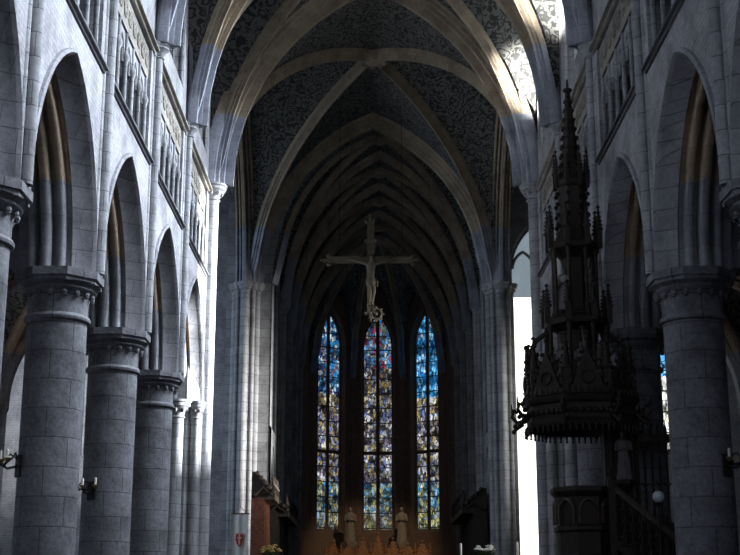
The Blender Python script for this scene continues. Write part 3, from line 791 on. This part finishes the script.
# ------------------------------------------------------------------ carved figures
def figure_mesh(mb, h, x=0.0, y=0.0, z=0.0, arms=True, lean=0.0):
    """a robed standing figure of height h, facing -y, one continuous outline"""
    prof = [(0.155, 0.0), (0.16, 0.03), (0.135, 0.2), (0.115, 0.42), (0.10, 0.55), (0.115, 0.66), (0.135, 0.76), (0.125, 0.80), (0.06, 0.835), (0.042, 0.85), (0.042, 0.87)]
    n = 18; rows = []
    for r, t in prof:
        row = []
        for j in range(n):
            a = 2 * pi * j / n
            f = 1 + (0.10 * sin(a * 7 + t * 3) if t < 0.6 else 0)
            row.append((x + r * f * h * cos(a), y + 0.62 * r * f * h * sin(a), z + t * h))
        rows.append(row)
    mb.grid(rows, True); mb.add(rows[0], [tuple(range(n))])
    mb.sphere((x, y - 0.008 * h, z + 0.925 * h), 0.062 * h, 10, 8, (0.88, 1.0, 1.25))
    mb.sphere((x, y - 0.066 * h, z + 0.915 * h), 0.014 * h, 6, 4)                       # nose
    if arms:
        for sg in (-1, 1):
            mb.tube([(x + sg * 0.125 * h, y, z + 0.77 * h), (x + sg * 0.15 * h, y - 0.02 * h, z + 0.60 * h), (x + sg * 0.04 * h, y - 0.11 * h, z + 0.62 * h)], [0.045 * h, 0.04 * h, 0.028 * h], 8)
            mb.sphere((x + sg * 0.03 * h, y - 0.115 * h, z + 0.625 * h), 0.026 * h, 7, 5)

def fleuron(mb, c, d, s):
    """three-lobed end of a cross arm, pointing along d in the xz plane"""
    d = Vector(d); p = Vector((-d.z, 0, d.x)); c = Vector(c)
    mb.sphere(c + d * 0.20 * s, 0.085 * s, 10, 7, (1, .6, 1)); mb.sphere(c + d * 0.33 * s, 0.05 * s, 8, 6, (1, .6, 1))
    for sg in (-1, 1): mb.sphere(c + d * 0.04 * s + p * 0.17 * s * sg, 0.085 * s, 10, 7, (1, .6, 1)); mb.tube([c, c + d * .06 * s + p * .2 * s * sg], 0.05 * s, 6)
    mb.tube([c - d * .1 * s, c + d * .25 * s], 0.07 * s, 6)

# ------------------------------------------------------------------ hanging crucifix
KY, KZ = 46.0, 13.93
cr = empty('crucifix', (-0.08, KY, KZ))
tag(cr, 'large gilded crucifix hanging above the choir entrance before the apse windows', 'crucifix')
m = MB()
m.box(-0.13, 0.13, -0.05, 0.07, -1.95, 1.45); m.box(-1.5, 1.5, -0.045, 0.065, -0.12, 0.12)
for sg in (-1, 1):                                               # raised edge fillets
    m.box(sg * 0.11 - .02, sg * 0.11 + .02, -0.075, -0.04, -1.95, 1.45)
    m.box(-1.5, 1.5, -0.072, -0.04, sg * 0.10 - .02, sg * 0.10 + .02)
m.build('cross_beams', 'gilt', cr, smooth=30)
for d, c in (((0, 0, 1), (0, 0.01, 1.45)), ((1, 0, 0), (1.5, 0.01, 0)), ((-1, 0, 0), (-1.5, 0.01, 0)), ((0, 0, -1), (0, 0.01, -1.95))):
    m = MB(); fleuron(m, c, d, 0.95); m.build('fleury_end', 'gilt', cr)
m = MB(); m.box(-0.24, 0.24, -0.09, -0.06, 0.62, 0.78); m.build('title_board', 'gilt', cr, smooth=0)
# corpus: skeleton grown with a skin surface
def skin_body(name, verts, edges, radii, root_i, mat, parent):
    me = bpy.data.meshes.new(name); me.from_pydata(verts, edges, []); me.materials.append(M[mat])
    o = bpy.data.objects.new(name, me); COL.objects.link(o); o.parent = parent
    o.modifiers.new('skin', 'SKIN'); sv = me.skin_vertices[0].data
    for i, r in enumerate(radii): sv[i].radius = (r, r) if not isinstance(r, tuple) else r; sv[i].use_root = (i == root_i)
    md = o.modifiers.new('sub', 'SUBSURF'); md.levels = md.render_levels = 2
    o.modifiers['skin'].use_smooth_shade = True
    return o
bv = [(0, -.16, -.82), (0, -.17, -.62), (0.01, -.16, -.38), (0.02, -.15, -.20), (0.03, -.17, -.10), (0.05, -.23, .02), (0.05, -.24, .12),
      (.15, -.16, -.20), (.46, -.13, -.10), (.80, -.11, .0), (.90, -.10, .02),
      (-.13, -.16, -.20), (-.44, -.13, -.10), (-.78, -.11, .0), (-.88, -.10, .02),
      (.08, -.17, -.90), (.13, -.25, -1.24), (.06, -.14, -1.60), (.05, -.20, -1.72),
      (-.08, -.17, -.90), (-.02, -.26, -1.25), (-.02, -.15, -1.60), (-.02, -.21, -1.72)]
be = [(0, 1), (1, 2), (2, 3), (3, 4), (4, 5), (5, 6), (3, 7), (7, 8), (8, 9), (9, 10), (3, 11), (11, 12), (12, 13), (13, 14), (0, 15), (15, 16), (16, 17), (17, 18), (0, 19), (19, 20), (20, 21), (21, 22)]
br_ = [(.15, .11), (.13, .09), (.165, .11), (.13, .09), .055, (.095, .10), (.07, .08), .07, .05, .036, .032, .07, .05, .036, .032, .095, .068, .042, .035, .095, .068, .042, .035]
corpus = skin_body('corpus', bv, be, br_, 0, 'flesh', cr)
m = MB(); m.lathe([(0.17, -.98), (0.185, -.92), (0.175, -.8), (0.165, -.75)], (0, -.165), 16); m.tube([(.16, -.2, -.8), (.24, -.22, -.86), (.22, -.2, -1.05)], .04, 6)
m.build('loincloth', 'gilt', cr)
m = MB(); m.tube([(0.05 + .105 * cos(t * pi / 6), -.225 + .105 * sin(t * pi / 6), .10 + .01 * (t % 2)) for t in range(12)], .018, 6, closed=True); m.sphere((.05, -.2, .06), .1, 10, 8, (1, .8, 1.1)); m.build('crowned_hair', 'wood_mid', cr)
m = MB(); m.tube([(.20 + .19 * cos(t * pi / 8), 0.0, -2.02 + .19 * sin(t * pi / 8)) for t in range(16)], .05, 8, closed=True); m.sphere((.20, 0, -2.02), .07, 8, 6)
for t in range(8): m.sphere((.20 + .25 * cos(t * pi / 4), 0, -2.02 + .25 * sin(t * pi / 4)), .045, 7, 5)
m.build('rosette', 'gilt', cr)
for x in (-1.15, 1.15):
    m = MB(); m.tube([(x, 0, .1), (x, 0, F(abs(x)) - KZ - .05)], .009, 6); m.build('suspension_rod', 'iron', cr)

# ------------------------------------------------------------------ pulpit with tall spired canopy
PXc, PYc = 4.02, 25.3
pu = empty('pulpit', (PXc, PYc, 0))
tag(pu, 'tall black carved oak pulpit with a spired canopy against a round column', 'pulpit')
def octr(r, n=8, a0=pi / 8): return [(r * cos(a0 + 2 * pi * i / n), r * sin(a0 + 2 * pi * i / n)) for i in range(n)]
def octlathe(mb, prof, c=(0, 0)): mb.lathe(prof, c, 8, pi / 8)
# tub
m = MB(); octlathe(m, [(0.30, 2.05), (0.50, 2.35), (0.58, 2.45), (0.58, 2.55), (0.54, 2.6), (0.54, 3.0), (0.60, 3.04), (0.60, 3.10), (0.55, 3.14), (0.55, 3.66), (0.60, 3.70), (0.66, 3.76), (0.66, 3.84), (0.58, 3.86), (0.5, 3.84), (0.5, 3.0)])
tub = m.build('tub', 'wood', pu, smooth=25)
for i in range(8):
    a = i * pi / 4; c = Vector((0.512 * cos(a), 0.512 * sin(a), 0)); t = Vector((-sin(a), cos(a), 0)); n = Vector((cos(a), sin(a), 0))
    m = MB()
    fnp = lambda u, z, d, c=c, t=t, n=n: tuple(c + t * u + n * (0.03 - d) + Vector((0, 0, z)))
    arch_sweep(m, 0.16, 0.2, 3.40, 3.16, [(-.03, .04), (-.03, -.03), (0.0, -.04), (0.02, 0.03)], fnp, 6)
    m.build('arched_panel', 'wood_mid', tub)
m = MB(); octlathe(m, [(0.62, 0), (0.62, 0.2), (0.5, 0.28), (0.34, 0.4), (0.26, 0.6), (0.24, 1.6), (0.30, 1.8), (0.34, 2.0), (0.32, 2.1)]); m.build('pedestal', 'wood', pu, smooth=25)
m = MB(); octlathe(m, [(0.50, 2.98), (0.505, 3.0)]); m.build('tub_floor', 'wood', pu, smooth=0)
# sounding board
m = MB()
octlathe(m, [(0.2, 5.12), (0.95, 5.08), (1.0, 4.98), (1.10, 4.96), (1.13, 5.04), (1.08, 5.10), (1.08, 5.38), (1.14, 5.42), (1.18, 5.50), (1.10, 5.56), (0.75, 5.62), (0.3, 5.66)])
m_ = m                                                          # pierced cresting hanging below and standing above the rim
for i in range(8):
    a0, a1 = pi / 8 + i * pi / 4, pi / 8 + (i + 1) * pi / 4
    p0, p1 = Vector((1.12 * cos(a0), 1.12 * sin(a0), 0)), Vector((1.12 * cos(a1), 1.12 * sin(a1), 0))
    for j in range(7):
        p = p0.lerp(p1, (j + .5) / 7)
        m.tube([p + Vector((0, 0, 4.99)), p + Vector((0, 0, 4.86))], [.035, .012], 5)
        m.sphere(p + Vector((0, 0, 4.86)), .026, 6, 4)
        m.sphere(p + Vector((0, 0, 5.60)), .05, 6, 4, (1, 1, 1.5)); m.sphere(p + Vector((0, 0, 5.23)), .06, 7, 5)
sb = m.build('sounding_board', 'wood', pu, smooth=25)
# fleuron brackets at the corners of the canopy
for i in range(8):
    a = pi / 8 + i * pi / 4; n = Vector((cos(a), sin(a), 0)); t = Vector((-sin(a), cos(a), 0)); Z = Vector((0, 0, 1))
    m = MB()
    m.tube([n * 1.1 + Z * 5.2, n * 1.28 + Z * 5.18, n * 1.38 + Z * 5.3, n * 1.34 + Z * 5.42, n * 1.26 + Z * 5.38], [.05, .045, .04, .035, .03], 6)
    m.tube([n * 1.15 + Z * 5.15, n * 1.3 + Z * 5.05, n * 1.38 + Z * 4.98], [.045, .04, .03], 6)
    for q in range(5):
        m.sphere(n * (1.28 + .07 * cos(q * 1.3)) + t * (.08 * sin(q * 2.1)) + Z * (5.0 + .1 * q), .05, 7, 5)
    m.tube([n * 1.37 + Z * 5.28, n * 1.39 + Z * 5.56], [.03, .01], 6)
    m.build('fleuron_bracket', 'wood', pu)
# gablets and pinnacles round the canopy
def pinnacle(mb, x, y, z0, z1, w):
    mb.box(x - w, x + w, y - w, y + w, z0, z0 + (z1 - z0) * .45)
    zc = z0 + (z1 - z0) * .45
    mb.lathe([(w * 1.75, zc - .03), (w * 1.75, zc + .01), (w * 1.1, zc + .03), (w * .25, z1 - .06), (w * .9, z1 - .05), (w * .2, z1)], (x, y), 8, pi / 8)
    for k in range(4):
        zz = zc + .08 + (z1 - zc - .15) * k / 4; rr = w * (1.25 - 0.24 * k)
        for q in range(4): mb.sphere((x + rr * cos(q * pi / 2), y + rr * sin(q * pi / 2), zz), w * .38, 5, 4)
for i in range(8):
    a = i * pi / 4; n = Vector((cos(a), sin(a), 0)); t = Vector((-sin(a), cos(a), 0)); Z = Vector((0, 0, 1)); c = n * 0.98
    m = MB()
    m.slab([c - t * .34 + Z * 5.56, c + t * .34 + Z * 5.56, c + t * .30 + Z * 5.68, c + Z * 6.42, c - t * .30 + Z * 5.68], n * .07)
    for sg in (-1, 1):
        for k in range(5):
            p = c + t * sg * (.30 - .06 * k) + Z * (5.74 + .148 * k) + n * .04
            m.sphere(p + t * sg * .04, .05, 6, 4)
    m.tube([c + n * .04 + Z * 6.38, c + n * .04 + Z * 6.62], [.035, .02], 6); m.sphere(c + n * .04 + Z * 6.6, .055, 7, 5)
    m.tube([c + n * .09 + t * .12 * cos(q * pi / 4) + Z * (5.86 + .12 * sin(q * pi / 4)) for q in range(8)], .025, 5, closed=True)
    m.build('gablet', 'wood', pu, smooth=30)
    a = pi / 8 + i * pi / 4
    m = MB(); pinnacle(m, 1.0 * cos(a), 1.0 * sin(a), 5.5, 6.75, 0.075); m.build('pinnacle', 'wood', pu, smooth=30)
# first lantern tier with figures in niches
m = MB(); octlathe(m, [(0.50, 5.6), (0.46, 5.75), (0.40, 5.8), (0.40, 6.9), (0.46, 6.95), (0.66, 7.02), (0.68, 7.12), (0.58, 7.18), (0.40, 7.25)])
lan = m.build('lantern', 'wood', pu, smooth=25)
for i in range(8):
    a = pi / 8 + i * pi / 4
    m = MB(); m.lathe([(0.06, 5.65), (0.06, 5.8), (0.04, 5.85), (0.04, 6.85), (0.06, 6.9), (0.065, 7.0)], (.60 * cos(a), .60 * sin(a)), 8); m.build('colonnette', 'wood', lan)
    m = MB(); pinnacle(m, .66 * cos(a), .66 * sin(a), 7.05, 7.85, 0.055); m.build('pinnacle', 'wood', lan, smooth=30)
for i in range(8):
    a = i * pi / 4 + pi
    m = MB(); figure_mesh(m, 0.86); o = m.build('carved_figure', 'carved', pu); o.location = (.50 * cos(a), .50 * sin(a), 5.78); o.rotation_euler = (0, 0, a + pi / 2)
    if i % 2 == 0:
        # flying buttress between the tiers
        m = MB(); m.tube([(.98 * cos(a), .98 * sin(a), 6.4), (.82 * cos(a), .82 * sin(a), 6.75), (.60 * cos(a), .60 * sin(a), 6.9)], [.045, .05, .05], 6); m.build('buttress', 'wood', pu)
# second tier
m = MB(); octlathe(m, [(0.36, 7.15), (0.34, 7.3), (0.27, 7.34), (0.27, 8.4), (0.36, 8.5), (0.52, 8.58), (0.55, 8.68), (0.44, 8.76), (0.34, 8.8)])
la2 = m.build('upper_lantern', 'wood', pu, smooth=25)
for i in range(8):
    a = pi / 8 + i * pi / 4
    m = MB(); m.lathe([(0.05, 7.2), (0.05, 7.32), (0.034, 7.36), (0.034, 8.4), (0.055, 8.5), (0.055, 8.6)], (.44 * cos(a), .44 * sin(a)), 8); m.build('colonnette', 'wood', la2)
    m = MB(); pinnacle(m, .53 * cos(a), .53 * sin(a), 8.6, 9.5, 0.05); m.build('pinnacle', 'wood', la2, smooth=30)
for i in range(4):
    a = i * pi / 2 + pi / 4
    m = MB(); figure_mesh(m, 0.85); o = m.build('carved_figure', 'carved', pu); o.location = (.35 * cos(a), .35 * sin(a), 7.32); o.rotation_euler = (0, 0, a + pi / 2)
# spire
m = MB()
octlathe(m, [(0.40, 8.7), (0.36, 8.9), (0.30, 9.0), (0.29, 9.9), (0.33, 9.95), (0.33, 10.05), (0.22, 10.12), (0.05, 12.0), (0.10, 12.04), (0.10, 12.08), (0.03, 12.12), (0.02, 12.3)])
for i in range(8):
    a = pi / 8 + i * pi / 4
    for k in range(9):
        zz = 10.2 + k * .2; rr = .235 - .02 * k
        m.sphere((rr * cos(a), rr * sin(a), zz), .045 - .002 * k, 6, 4, (1, 1, 1.3))
    for k in range(4): m.sphere((.33 * cos(a), .33 * sin(a), 9.1 + k * .22), .05, 6, 4)
sp_ = m.build('spire', 'wood', pu, smooth=25)
for i in range(8):
    a = pi / 8 + i * pi / 4
    m = MB(); pinnacle(m, .34 * cos(a), .34 * sin(a), 9.9, 10.7, 0.035); m.build('pinnacle', 'wood', sp_, smooth=30)
# dorsal panel carrying the canopy, with a carved figure
m = MB(); m.box(0.45, 1.12, 0.05, 0.30, 2.4, 5.1)
for x in (0.58, 0.99): m.lathe([(0.06, 2.4), (0.06, 3.9), (0.045, 3.95), (0.045, 4.8), (0.07, 4.9), (0.07, 5.05)], (x, 0.0), 8)
for k in range(5): m.tube([(0.60, 0.03, 4.05 + .2 * k), (0.78, 0.0, 4.18 + .2 * k), (0.97, 0.03, 4.05 + .2 * k)], .03, 6)
dp = m.build('dorsal_panel', 'wood', pu, smooth=30)
m = MB(); figure_mesh(m, 0.95); o = m.build('carved_figure', 'carved', pu); o.location = (.79, -.1, 4.0)
m = MB(); octlathe(m, [(0.02, 3.7), (0.12, 3.85), (0.2, 3.92), (0.2, 4.0)], (.79, -.05)); m.build('figure_bracket', 'wood', pu)
# stair with sloping handrail and traceried balustrade (descends along +x in front of the column)
m = MB()
for k in range(9):
    x0 = 0.45 + .17 * k; zt = 2.95 - .17 * (k + 1) + .17
    m.box(x0, x0 + .19, -.55, .2 - .0, max(0, zt - .25), zt)
m.build('stair_steps', 'wood', pu, smooth=0)
ra, rb = Vector((0.42, -.58, 3.83)), Vector((1.95, -.58, 2.55))
m = MB(); m.slab([ra + Vector((0, 0, -.06)), rb + Vector((0, 0, -.06)), rb + Vector((0, 0, .04)), ra + Vector((0, 0, .04))], (0, -.10, 0)); m.tube([ra + Vector((0, -.05, .05)), rb + Vector((0, -.05, .05))], .05, 8)
m.build('handrail', 'wood_mid', pu, smooth=30)
m = MB(); m.slab([ra + Vector((0, 0, -.95)), rb + Vector((0, 0, -.95)), rb + Vector((0, 0, -1.1)), ra + Vector((0, 0, -1.1))], (0, -.08, 0))
for k in range(10):
    t = (k + .5) / 10; p = ra.lerp(rb, t)
    m.tube([p + Vector((0, -.04, -.05)), p + Vector((0, -.04, -.97))], .022, 6)
    for zz in (-.28, -.55, -.8):
        m.tube([p + Vector((.07 + .06 * cos(q * pi / 4), -.04, zz + .1 * sin(q * pi / 4))) for q in range(8)], .018, 5, closed=True)
m.build('balustrade', 'wood', pu)
for x, zt in ((0.42, 3.95), (1.97, 2.75)):
    m = MB(); m.box(x - .06, x + .06, -.69, -.57, zt - 1.4, zt); m.lathe([(.09, zt), (.09, zt + .04), (.04, zt + .08), (.07, zt + .16), (.01, zt + .26)], (x, -.63), 8); m.build('newel_post', 'wood', pu, smooth=30)
# traceried screen beside the column
m = MB(); x0, x1 = 1.08, 1.80
m.box(x0, x1, .02, .10, 2.2, 3.2); m.box(x0, x1, .0, .12, 4.75, 4.9)
for k in range(6):
    x = x0 + (x1 - x0) * k / 5; m.lathe([(.032, 3.2), (.024, 3.3), (.024, 4.6), (.036, 4.7), (.036, 4.78)], (x, .06), 7)
    m.lathe([(.03, 4.88), (.034, 4.95), (.008, 5.15)], (x, .06), 6)
for k in range(5):
    xc = x0 + (x1 - x0) * (k + .5) / 5
    for zz in (3.85, 4.5):
        arch_sweep(m, .07, .10, zz, None, [(-.012, -.02), (.012, -.03), (.02, .02)], lambda u, z, d, xc=xc: (xc + u, .06 + d, z), 5)
m.build('traceried_screen', 'wood', pu)
# globe lamp standing on the stair
g = empty('globe_lamp', (5.22, 24.2, 0)); tag(g, 'small pale globe lamp on a tall thin stem before the pulpit handrail', 'lamp')
m = MB(); m.sphere((0, 0, 3.6), .11, 16, 10); m.build('globe', 'globe', g)
m = MB(); m.lathe([(.2, 0.0), (.2, .04), (.03, .1), (.02, 3.42), (.06, 3.47), (.06, 3.5)], (0, 0), 12); m.build('stem', 'iron', g)

# ------------------------------------------------------------------ bracket lamps on the columns
def sconce():
    r = empty('wall_sconce')
    m = MB(); m.box(-.09, .09, -.04, .0, -.18, .18); m.tube([(0, -.03, 0), (0, -.2, -.05), (0, -.32, .02)], .022, 7); m.tube([(-.3, -.32, .06), (-.2, -.32, -.02), (0, -.32, .02), (.2, -.32, -.02), (.3, -.32, .06)], .02, 7)
    m.tube([(0, -.05, .12), (-.12, -.12, .2), (-.2, -.2, .1), (-.12, -.26, .03)], .014, 6); m.tube([(0, -.05, .12), (.12, -.12, .2), (.2, -.2, .1), (.12, -.26, .03)], .014, 6)
    m.build('bracket', 'iron', r)
    for x in (-.3, 0, .3):
        m = MB(); m.lathe([(.015, 0.02), (.06, .07), (.065, .09), (.03, .09)], (x, -.32), 10); cup = m.build('drip_cup', 'brass', r)
        m = MB(); m.lathe([(.022, .085), (.022, .22), (.006, .235)], (x, -.32), 10); m.build('candle', 'wax', r)
    return r
sc0 = None
for sx, k, ang, lb in ((-1, 3, -.95, 'iron bracket lamp at the far-left edge on the thick bright-side column'), (-1, 2, -.42, 'small iron bracket lamp on the second bright-side column'), (1, 3, .62, 'iron bracket lamp on the large shadowed column in front of the pulpit')):
    if sc0 is None: q = sc0 = sconce()
    else: q = copy_tree(sc0)
    q.location = (sx * CXX + .5 * sin(ang), ZC[k] - .5 * cos(ang), 3.86); q.rotation_euler = (0, 0, ang)
    tag(q, lb, 'sconce', 'bracket lamps on the columns')

# ------------------------------------------------------------------ choir furnishing
bn = empty('banner', (-4.78, 47.42, -0.97)); tag(bn, 'narrow white hanging banner with a red shield on the clustered pier', 'banner')
m = MB(); rows = [[(-.27 + .54 * i / 8, .02 * sin(i * 1.6 + z), z) for i in range(9)] for z in (3.0, 3.6, 4.2, 4.8, 5.4, 5.82)]
m.grid(rows); m.grid([[(x, y + .015, z) for x, y, z in r] for r in rows]); m.build('cloth', 'white', bn)
m = MB(); m.tube([(-.34, 0.005, 5.84), (.34, 0.005, 5.84)], .025, 8); m.tube([(-.25, .0, 5.84), (0, .05, 6.1), (.25, .0, 5.84)], .01, 5); m.tube([(0, .05, 6.1), (0, .3, 6.1)], .02, 6); m.build('rod', 'brass', bn)
m = MB(); sh = [(x, z + .38) for x, z in ((-.13, 4.78), (.13, 4.78), (.14, 4.55), (.09, 4.38), (0, 4.28), (-.09, 4.38), (-.14, 4.55))]
m.slab([(x, -.035, z) for x, z in sh], (0, .008, 0))
em = m.build('shield_emblem', 'red', bn, smooth=0)
m = MB(); m.box(-.02, .02, -.045, -.035, 4.74, 5.10); m.box(-.07, .07, -.045, -.035, 4.96, 5.01); m.box(-.12, .12, -.045, -.035, 5.12, 5.15); m.build('shield_charge', 'white', em, smooth=0)

def stall(name, x, y0, y1, depth, h, label, mat, group, sgn):
    """a run of canopied stalls against the choir wall; sgn +1 opens towards +x"""
    r = empty(name, (x, y0, 0)); tag(r, label, 'choir stall', group)
    L = y1 - y0
    m = MB(); m.box(min(0, sgn * .12), max(0, sgn * .12), 0, L, 0, h - .8); m.build('back_panel', mat, r, smooth=0)
    m = MB(); m.box(min(0, sgn * depth), max(0, sgn * depth), 0, L, .9, 1.0); m.box(min(0, sgn * depth), max(0, sgn * depth), 0, L, 0, .12); m.build('seat', mat, r, smooth=0)
    m = MB()
    m.slab([(0, 0, h - .95), (sgn * depth, 0, h - .95), (sgn * depth, 0, h - .75), (sgn * depth * .55, 0, h - .25), (sgn * depth * .2, 0, h), (0, 0, h)], (0, L, 0))
    n = max(2, int(L / .5))
    for i in range(n + 1):
        y = L * i / n; pinnacle(m, sgn * depth * .92, y, h - .75, h - .1, .05)
    for k in range(5): m.sphere((sgn * depth * (.95 - .18 * k), -.03, h - .70 + .16 * k), .09, 7, 5)
    m.tube([(sgn * depth * .9, -.04, h - .8), (sgn * depth * .5, -.05, h - .55), (sgn * .1, -.04, h - .8)], .05, 6)
    m.build('carved_canopy', 'wood_mid' if mat == 'wood_red' else 'wood', r, smooth=30)
    nn = max(1, int(L / .7))
    for i in range(nn + 1):
        y = L * i / nn
        m = MB(); m.slab([(0, y - .04, 0), (sgn * depth, y - .04, 0), (sgn * depth, y - .04, 1.5), (sgn * depth * .7, y - .04, 1.8), (sgn * depth * .55, y - .04, h - .9), (0, y - .04, h - .9)], (0, .08, 0)); m.build('stall_end', mat, r, smooth=0)
    return r
stall('choir_stall', -4.18, 45.2, 47.4, .80, 6.15, 'tall red-brown carved stall with a gabled canopy beside the banner', 'wood_red', 'canopied choir stalls', 1)
stall('choir_stall', -4.08, 50.2, 57.0, .85, 5.9, 'dark run of canopied stalls deep in the choir beyond the red-brown stall', 'wood', 'canopied choir stalls', 1)
stall('choir_stall', 4.32, 49.8, 57.0, .95, 6.0, 'dark run of canopied stalls in the choir behind the white flowers', 'wood', 'canopied choir stalls', -1)

# altar screen at the foot of the apse windows
AX = 0.28
rt = empty('altar_screen', (AX, 66.9, 0)); tag(rt, 'carved gilt-brown altar screen below the central apse window', 'altar screen')
m = MB(); m.box(-2.6, 2.6, 0, .5, 0, 3.9); m.box(-2.75, 2.75, -.12, .55, 3.9, 4.05); m.build('body', 'giltwood', rt, smooth=0)
for i in range(7):
    x = -2.25 + .75 * i; hgt = (4.75, 4.6, 4.9, 5.15, 4.9, 4.6, 4.75)[i]
    m = MB(); m.slab([(x - .34, -.06, 4.05), (x + .34, -.06, 4.05), (x + .3, -.06, 4.2), (x, -.06, hgt), (x - .3, -.06, 4.2)], (0, .3, 0))
    m.sphere((x, .05, hgt + .05), .08, 8, 6)
    for k in range(4):
        for sg in (-1, 1): m.sphere((x + sg * (.3 - .07 * k), .08, 4.25 + (hgt - 4.2) * k / 4.3), .055, 6, 4)
    m.build('gable', 'giltwood', rt, smooth=30)
    m = MB(); arch_sweep(m, .27, .4, 3.3, 2.4, [(-.05, .02), (-.04, -.08), (.02, -.1), (.04, 0)], lambda u, z, d, x=x: (x + u, d, z), 8); m.build('niche_arch', 'giltwood', rt)
    m = MB(); figure_mesh(m, 1.0); o = m.build('carved_figure', 'gilt', rt); o.location = (x, -.12, 2.45)
for i in range(8):
    x = -2.62 + .75 * i; m = MB(); pinnacle(m, x, .02, 3.95, 4.75, .06); m.build('pinnacle', 'giltwood', rt, smooth=30)
at = empty('altar', (AX, 65.6, 0)); tag(at, 'plain stone high altar standing before the carved altar screen', 'altar')
m = MB(); m.box(-1.7, 1.7, -.5, .5, 0, 1.9); m.build('altar_block', 'pier', at, smooth=0)
m = MB(); m.box(-1.85, 1.85, -.6, .6, 1.9, 2.05); m.build('altar_slab', 'pier', at, smooth=0)
st0 = None
for x, lb in ((-1.42, 'pale robed statue on a tall pedestal, on the banner side of the central apse window'), (1.22, 'pale robed statue on a tall pedestal, on the pulpit side of the central apse window')):
    r = empty('statue', (AX + x, 67.9, 0))
    if st0 is None:
        st0 = r
        m = MB(); octlathe(m, [(.45, 0), (.45, .4), (.3, .5), (.28, 4.4), (.36, 4.55), (.40, 4.7), (.40, 4.85)]); m.build('pedestal', 'stone_statue', r, smooth=25)
        m = MB(); figure_mesh(m, 1.75, 0, 0, 4.85); m.build('figure', 'stone_statue', r)
    else:
        bpy.data.objects.remove(r); r = copy_tree(st0); r.location = (AX + x, 67.9, 0)
    tag(r, lb, 'statue', 'statues flanking the central apse window')

# flowers and candle near the crossing
def flower_stand(x, y, h, label, petal, n, spread):
    r = empty('flower_stand', (x, y, 0)); tag(r, label, 'flowers', None)
    m = MB(); m.lathe([(.28, 0), (.28, .05), (.06, .12), (.05, h - .55), (.12, h - .5), (.16, h - .32), (.13, h - .28), (.10, h - .30)], (0, 0), 14); m.build('stand', 'iron', r)
    rnd = random.Random(n)
    for i in range(n):
        a = rnd.uniform(0, 2 * pi); d = spread * sqrt(rnd.random()); zz = h - .1 + .22 * (1 - (d / spread) ** 2) + rnd.uniform(-.06, .06)
        p = Vector((d * cos(a), d * sin(a) * .7, zz)); m = MB()
        for q in range(6): m.sphere(p + Vector((.05 * cos(q * pi / 3), .05 * sin(q * pi / 3), .01 * (q % 2))), .04, 6, 4, (1, 1, .6))
        m.sphere(p + Vector((0, 0, .025)), .03, 6, 4)
        m.build('bloom', petal, r)
    m = MB()
    for i in range(40):
        a = rnd.uniform(0, 2 * pi); d = spread * rnd.random(); p = Vector((d * cos(a), d * sin(a) * .7, h - .12 + rnd.uniform(-.12, .1)))
        m.tube([(0, 0, h - .32), p * .6 + Vector((0, 0, (h - .2) * .4)), p], .012, 4)
        m.sphere(p, .05, 6, 4, (1, .7, .4))
    m.build('foliage', 'leaf', r)
    return r
flower_stand(-3.45, 44.4, 3.5, 'yellow flowers in front of the red-brown carved stall', 'petal_gold', 16, .34)
flower_stand(3.92, 46.4, 3.58, 'white flowers at the foot of the dark stalls beside the crossing pier', 'petal', 18, .42)
cs = empty('candle_stand', (3.06, 46.2, 0)); tag(cs, 'single white candle on a cloth-draped stand left of the white flowers', 'candle stand')
m = MB(); m.lathe([(.25, 0), (.25, .1), (.10, .2), (.09, 2.9), (.30, 3.0), (.32, 3.1)], (0, 0), 14); m.build('stand', 'wood', cs)
m = MB(); m.lathe([(.0, 3.13), (.34, 3.13), (.36, 3.1), (.38, 2.85), (.36, 2.83)], (0, 0), 20, caps=False); m.build('cloth', 'white', cs)
m = MB(); m.lathe([(.06, 3.13), (.06, 3.16), (.035, 3.18), (.035, 3.75), (.008, 3.78)], (0, 0), 12); m.build('candle', 'wax', cs)
cl = empty('candle_stand', (5.0, 46.0, 0)); 
tag(cl, 'thin white candle on a tall iron stand against the glaring pier edge', 'candle stand')
m = MB(); m.lathe([(.2, 0), (.2, .05), (.03, .1), (.025, 3.05), (.09, 3.1), (.09, 3.13)], (0, 0), 12); m.build('stand', 'iron', cl)
m = MB(); m.lathe([(.045, 3.13), (.045, 3.78), (.008, 3.82)], (0, 0), 12); m.build('candle', 'wax', cl)
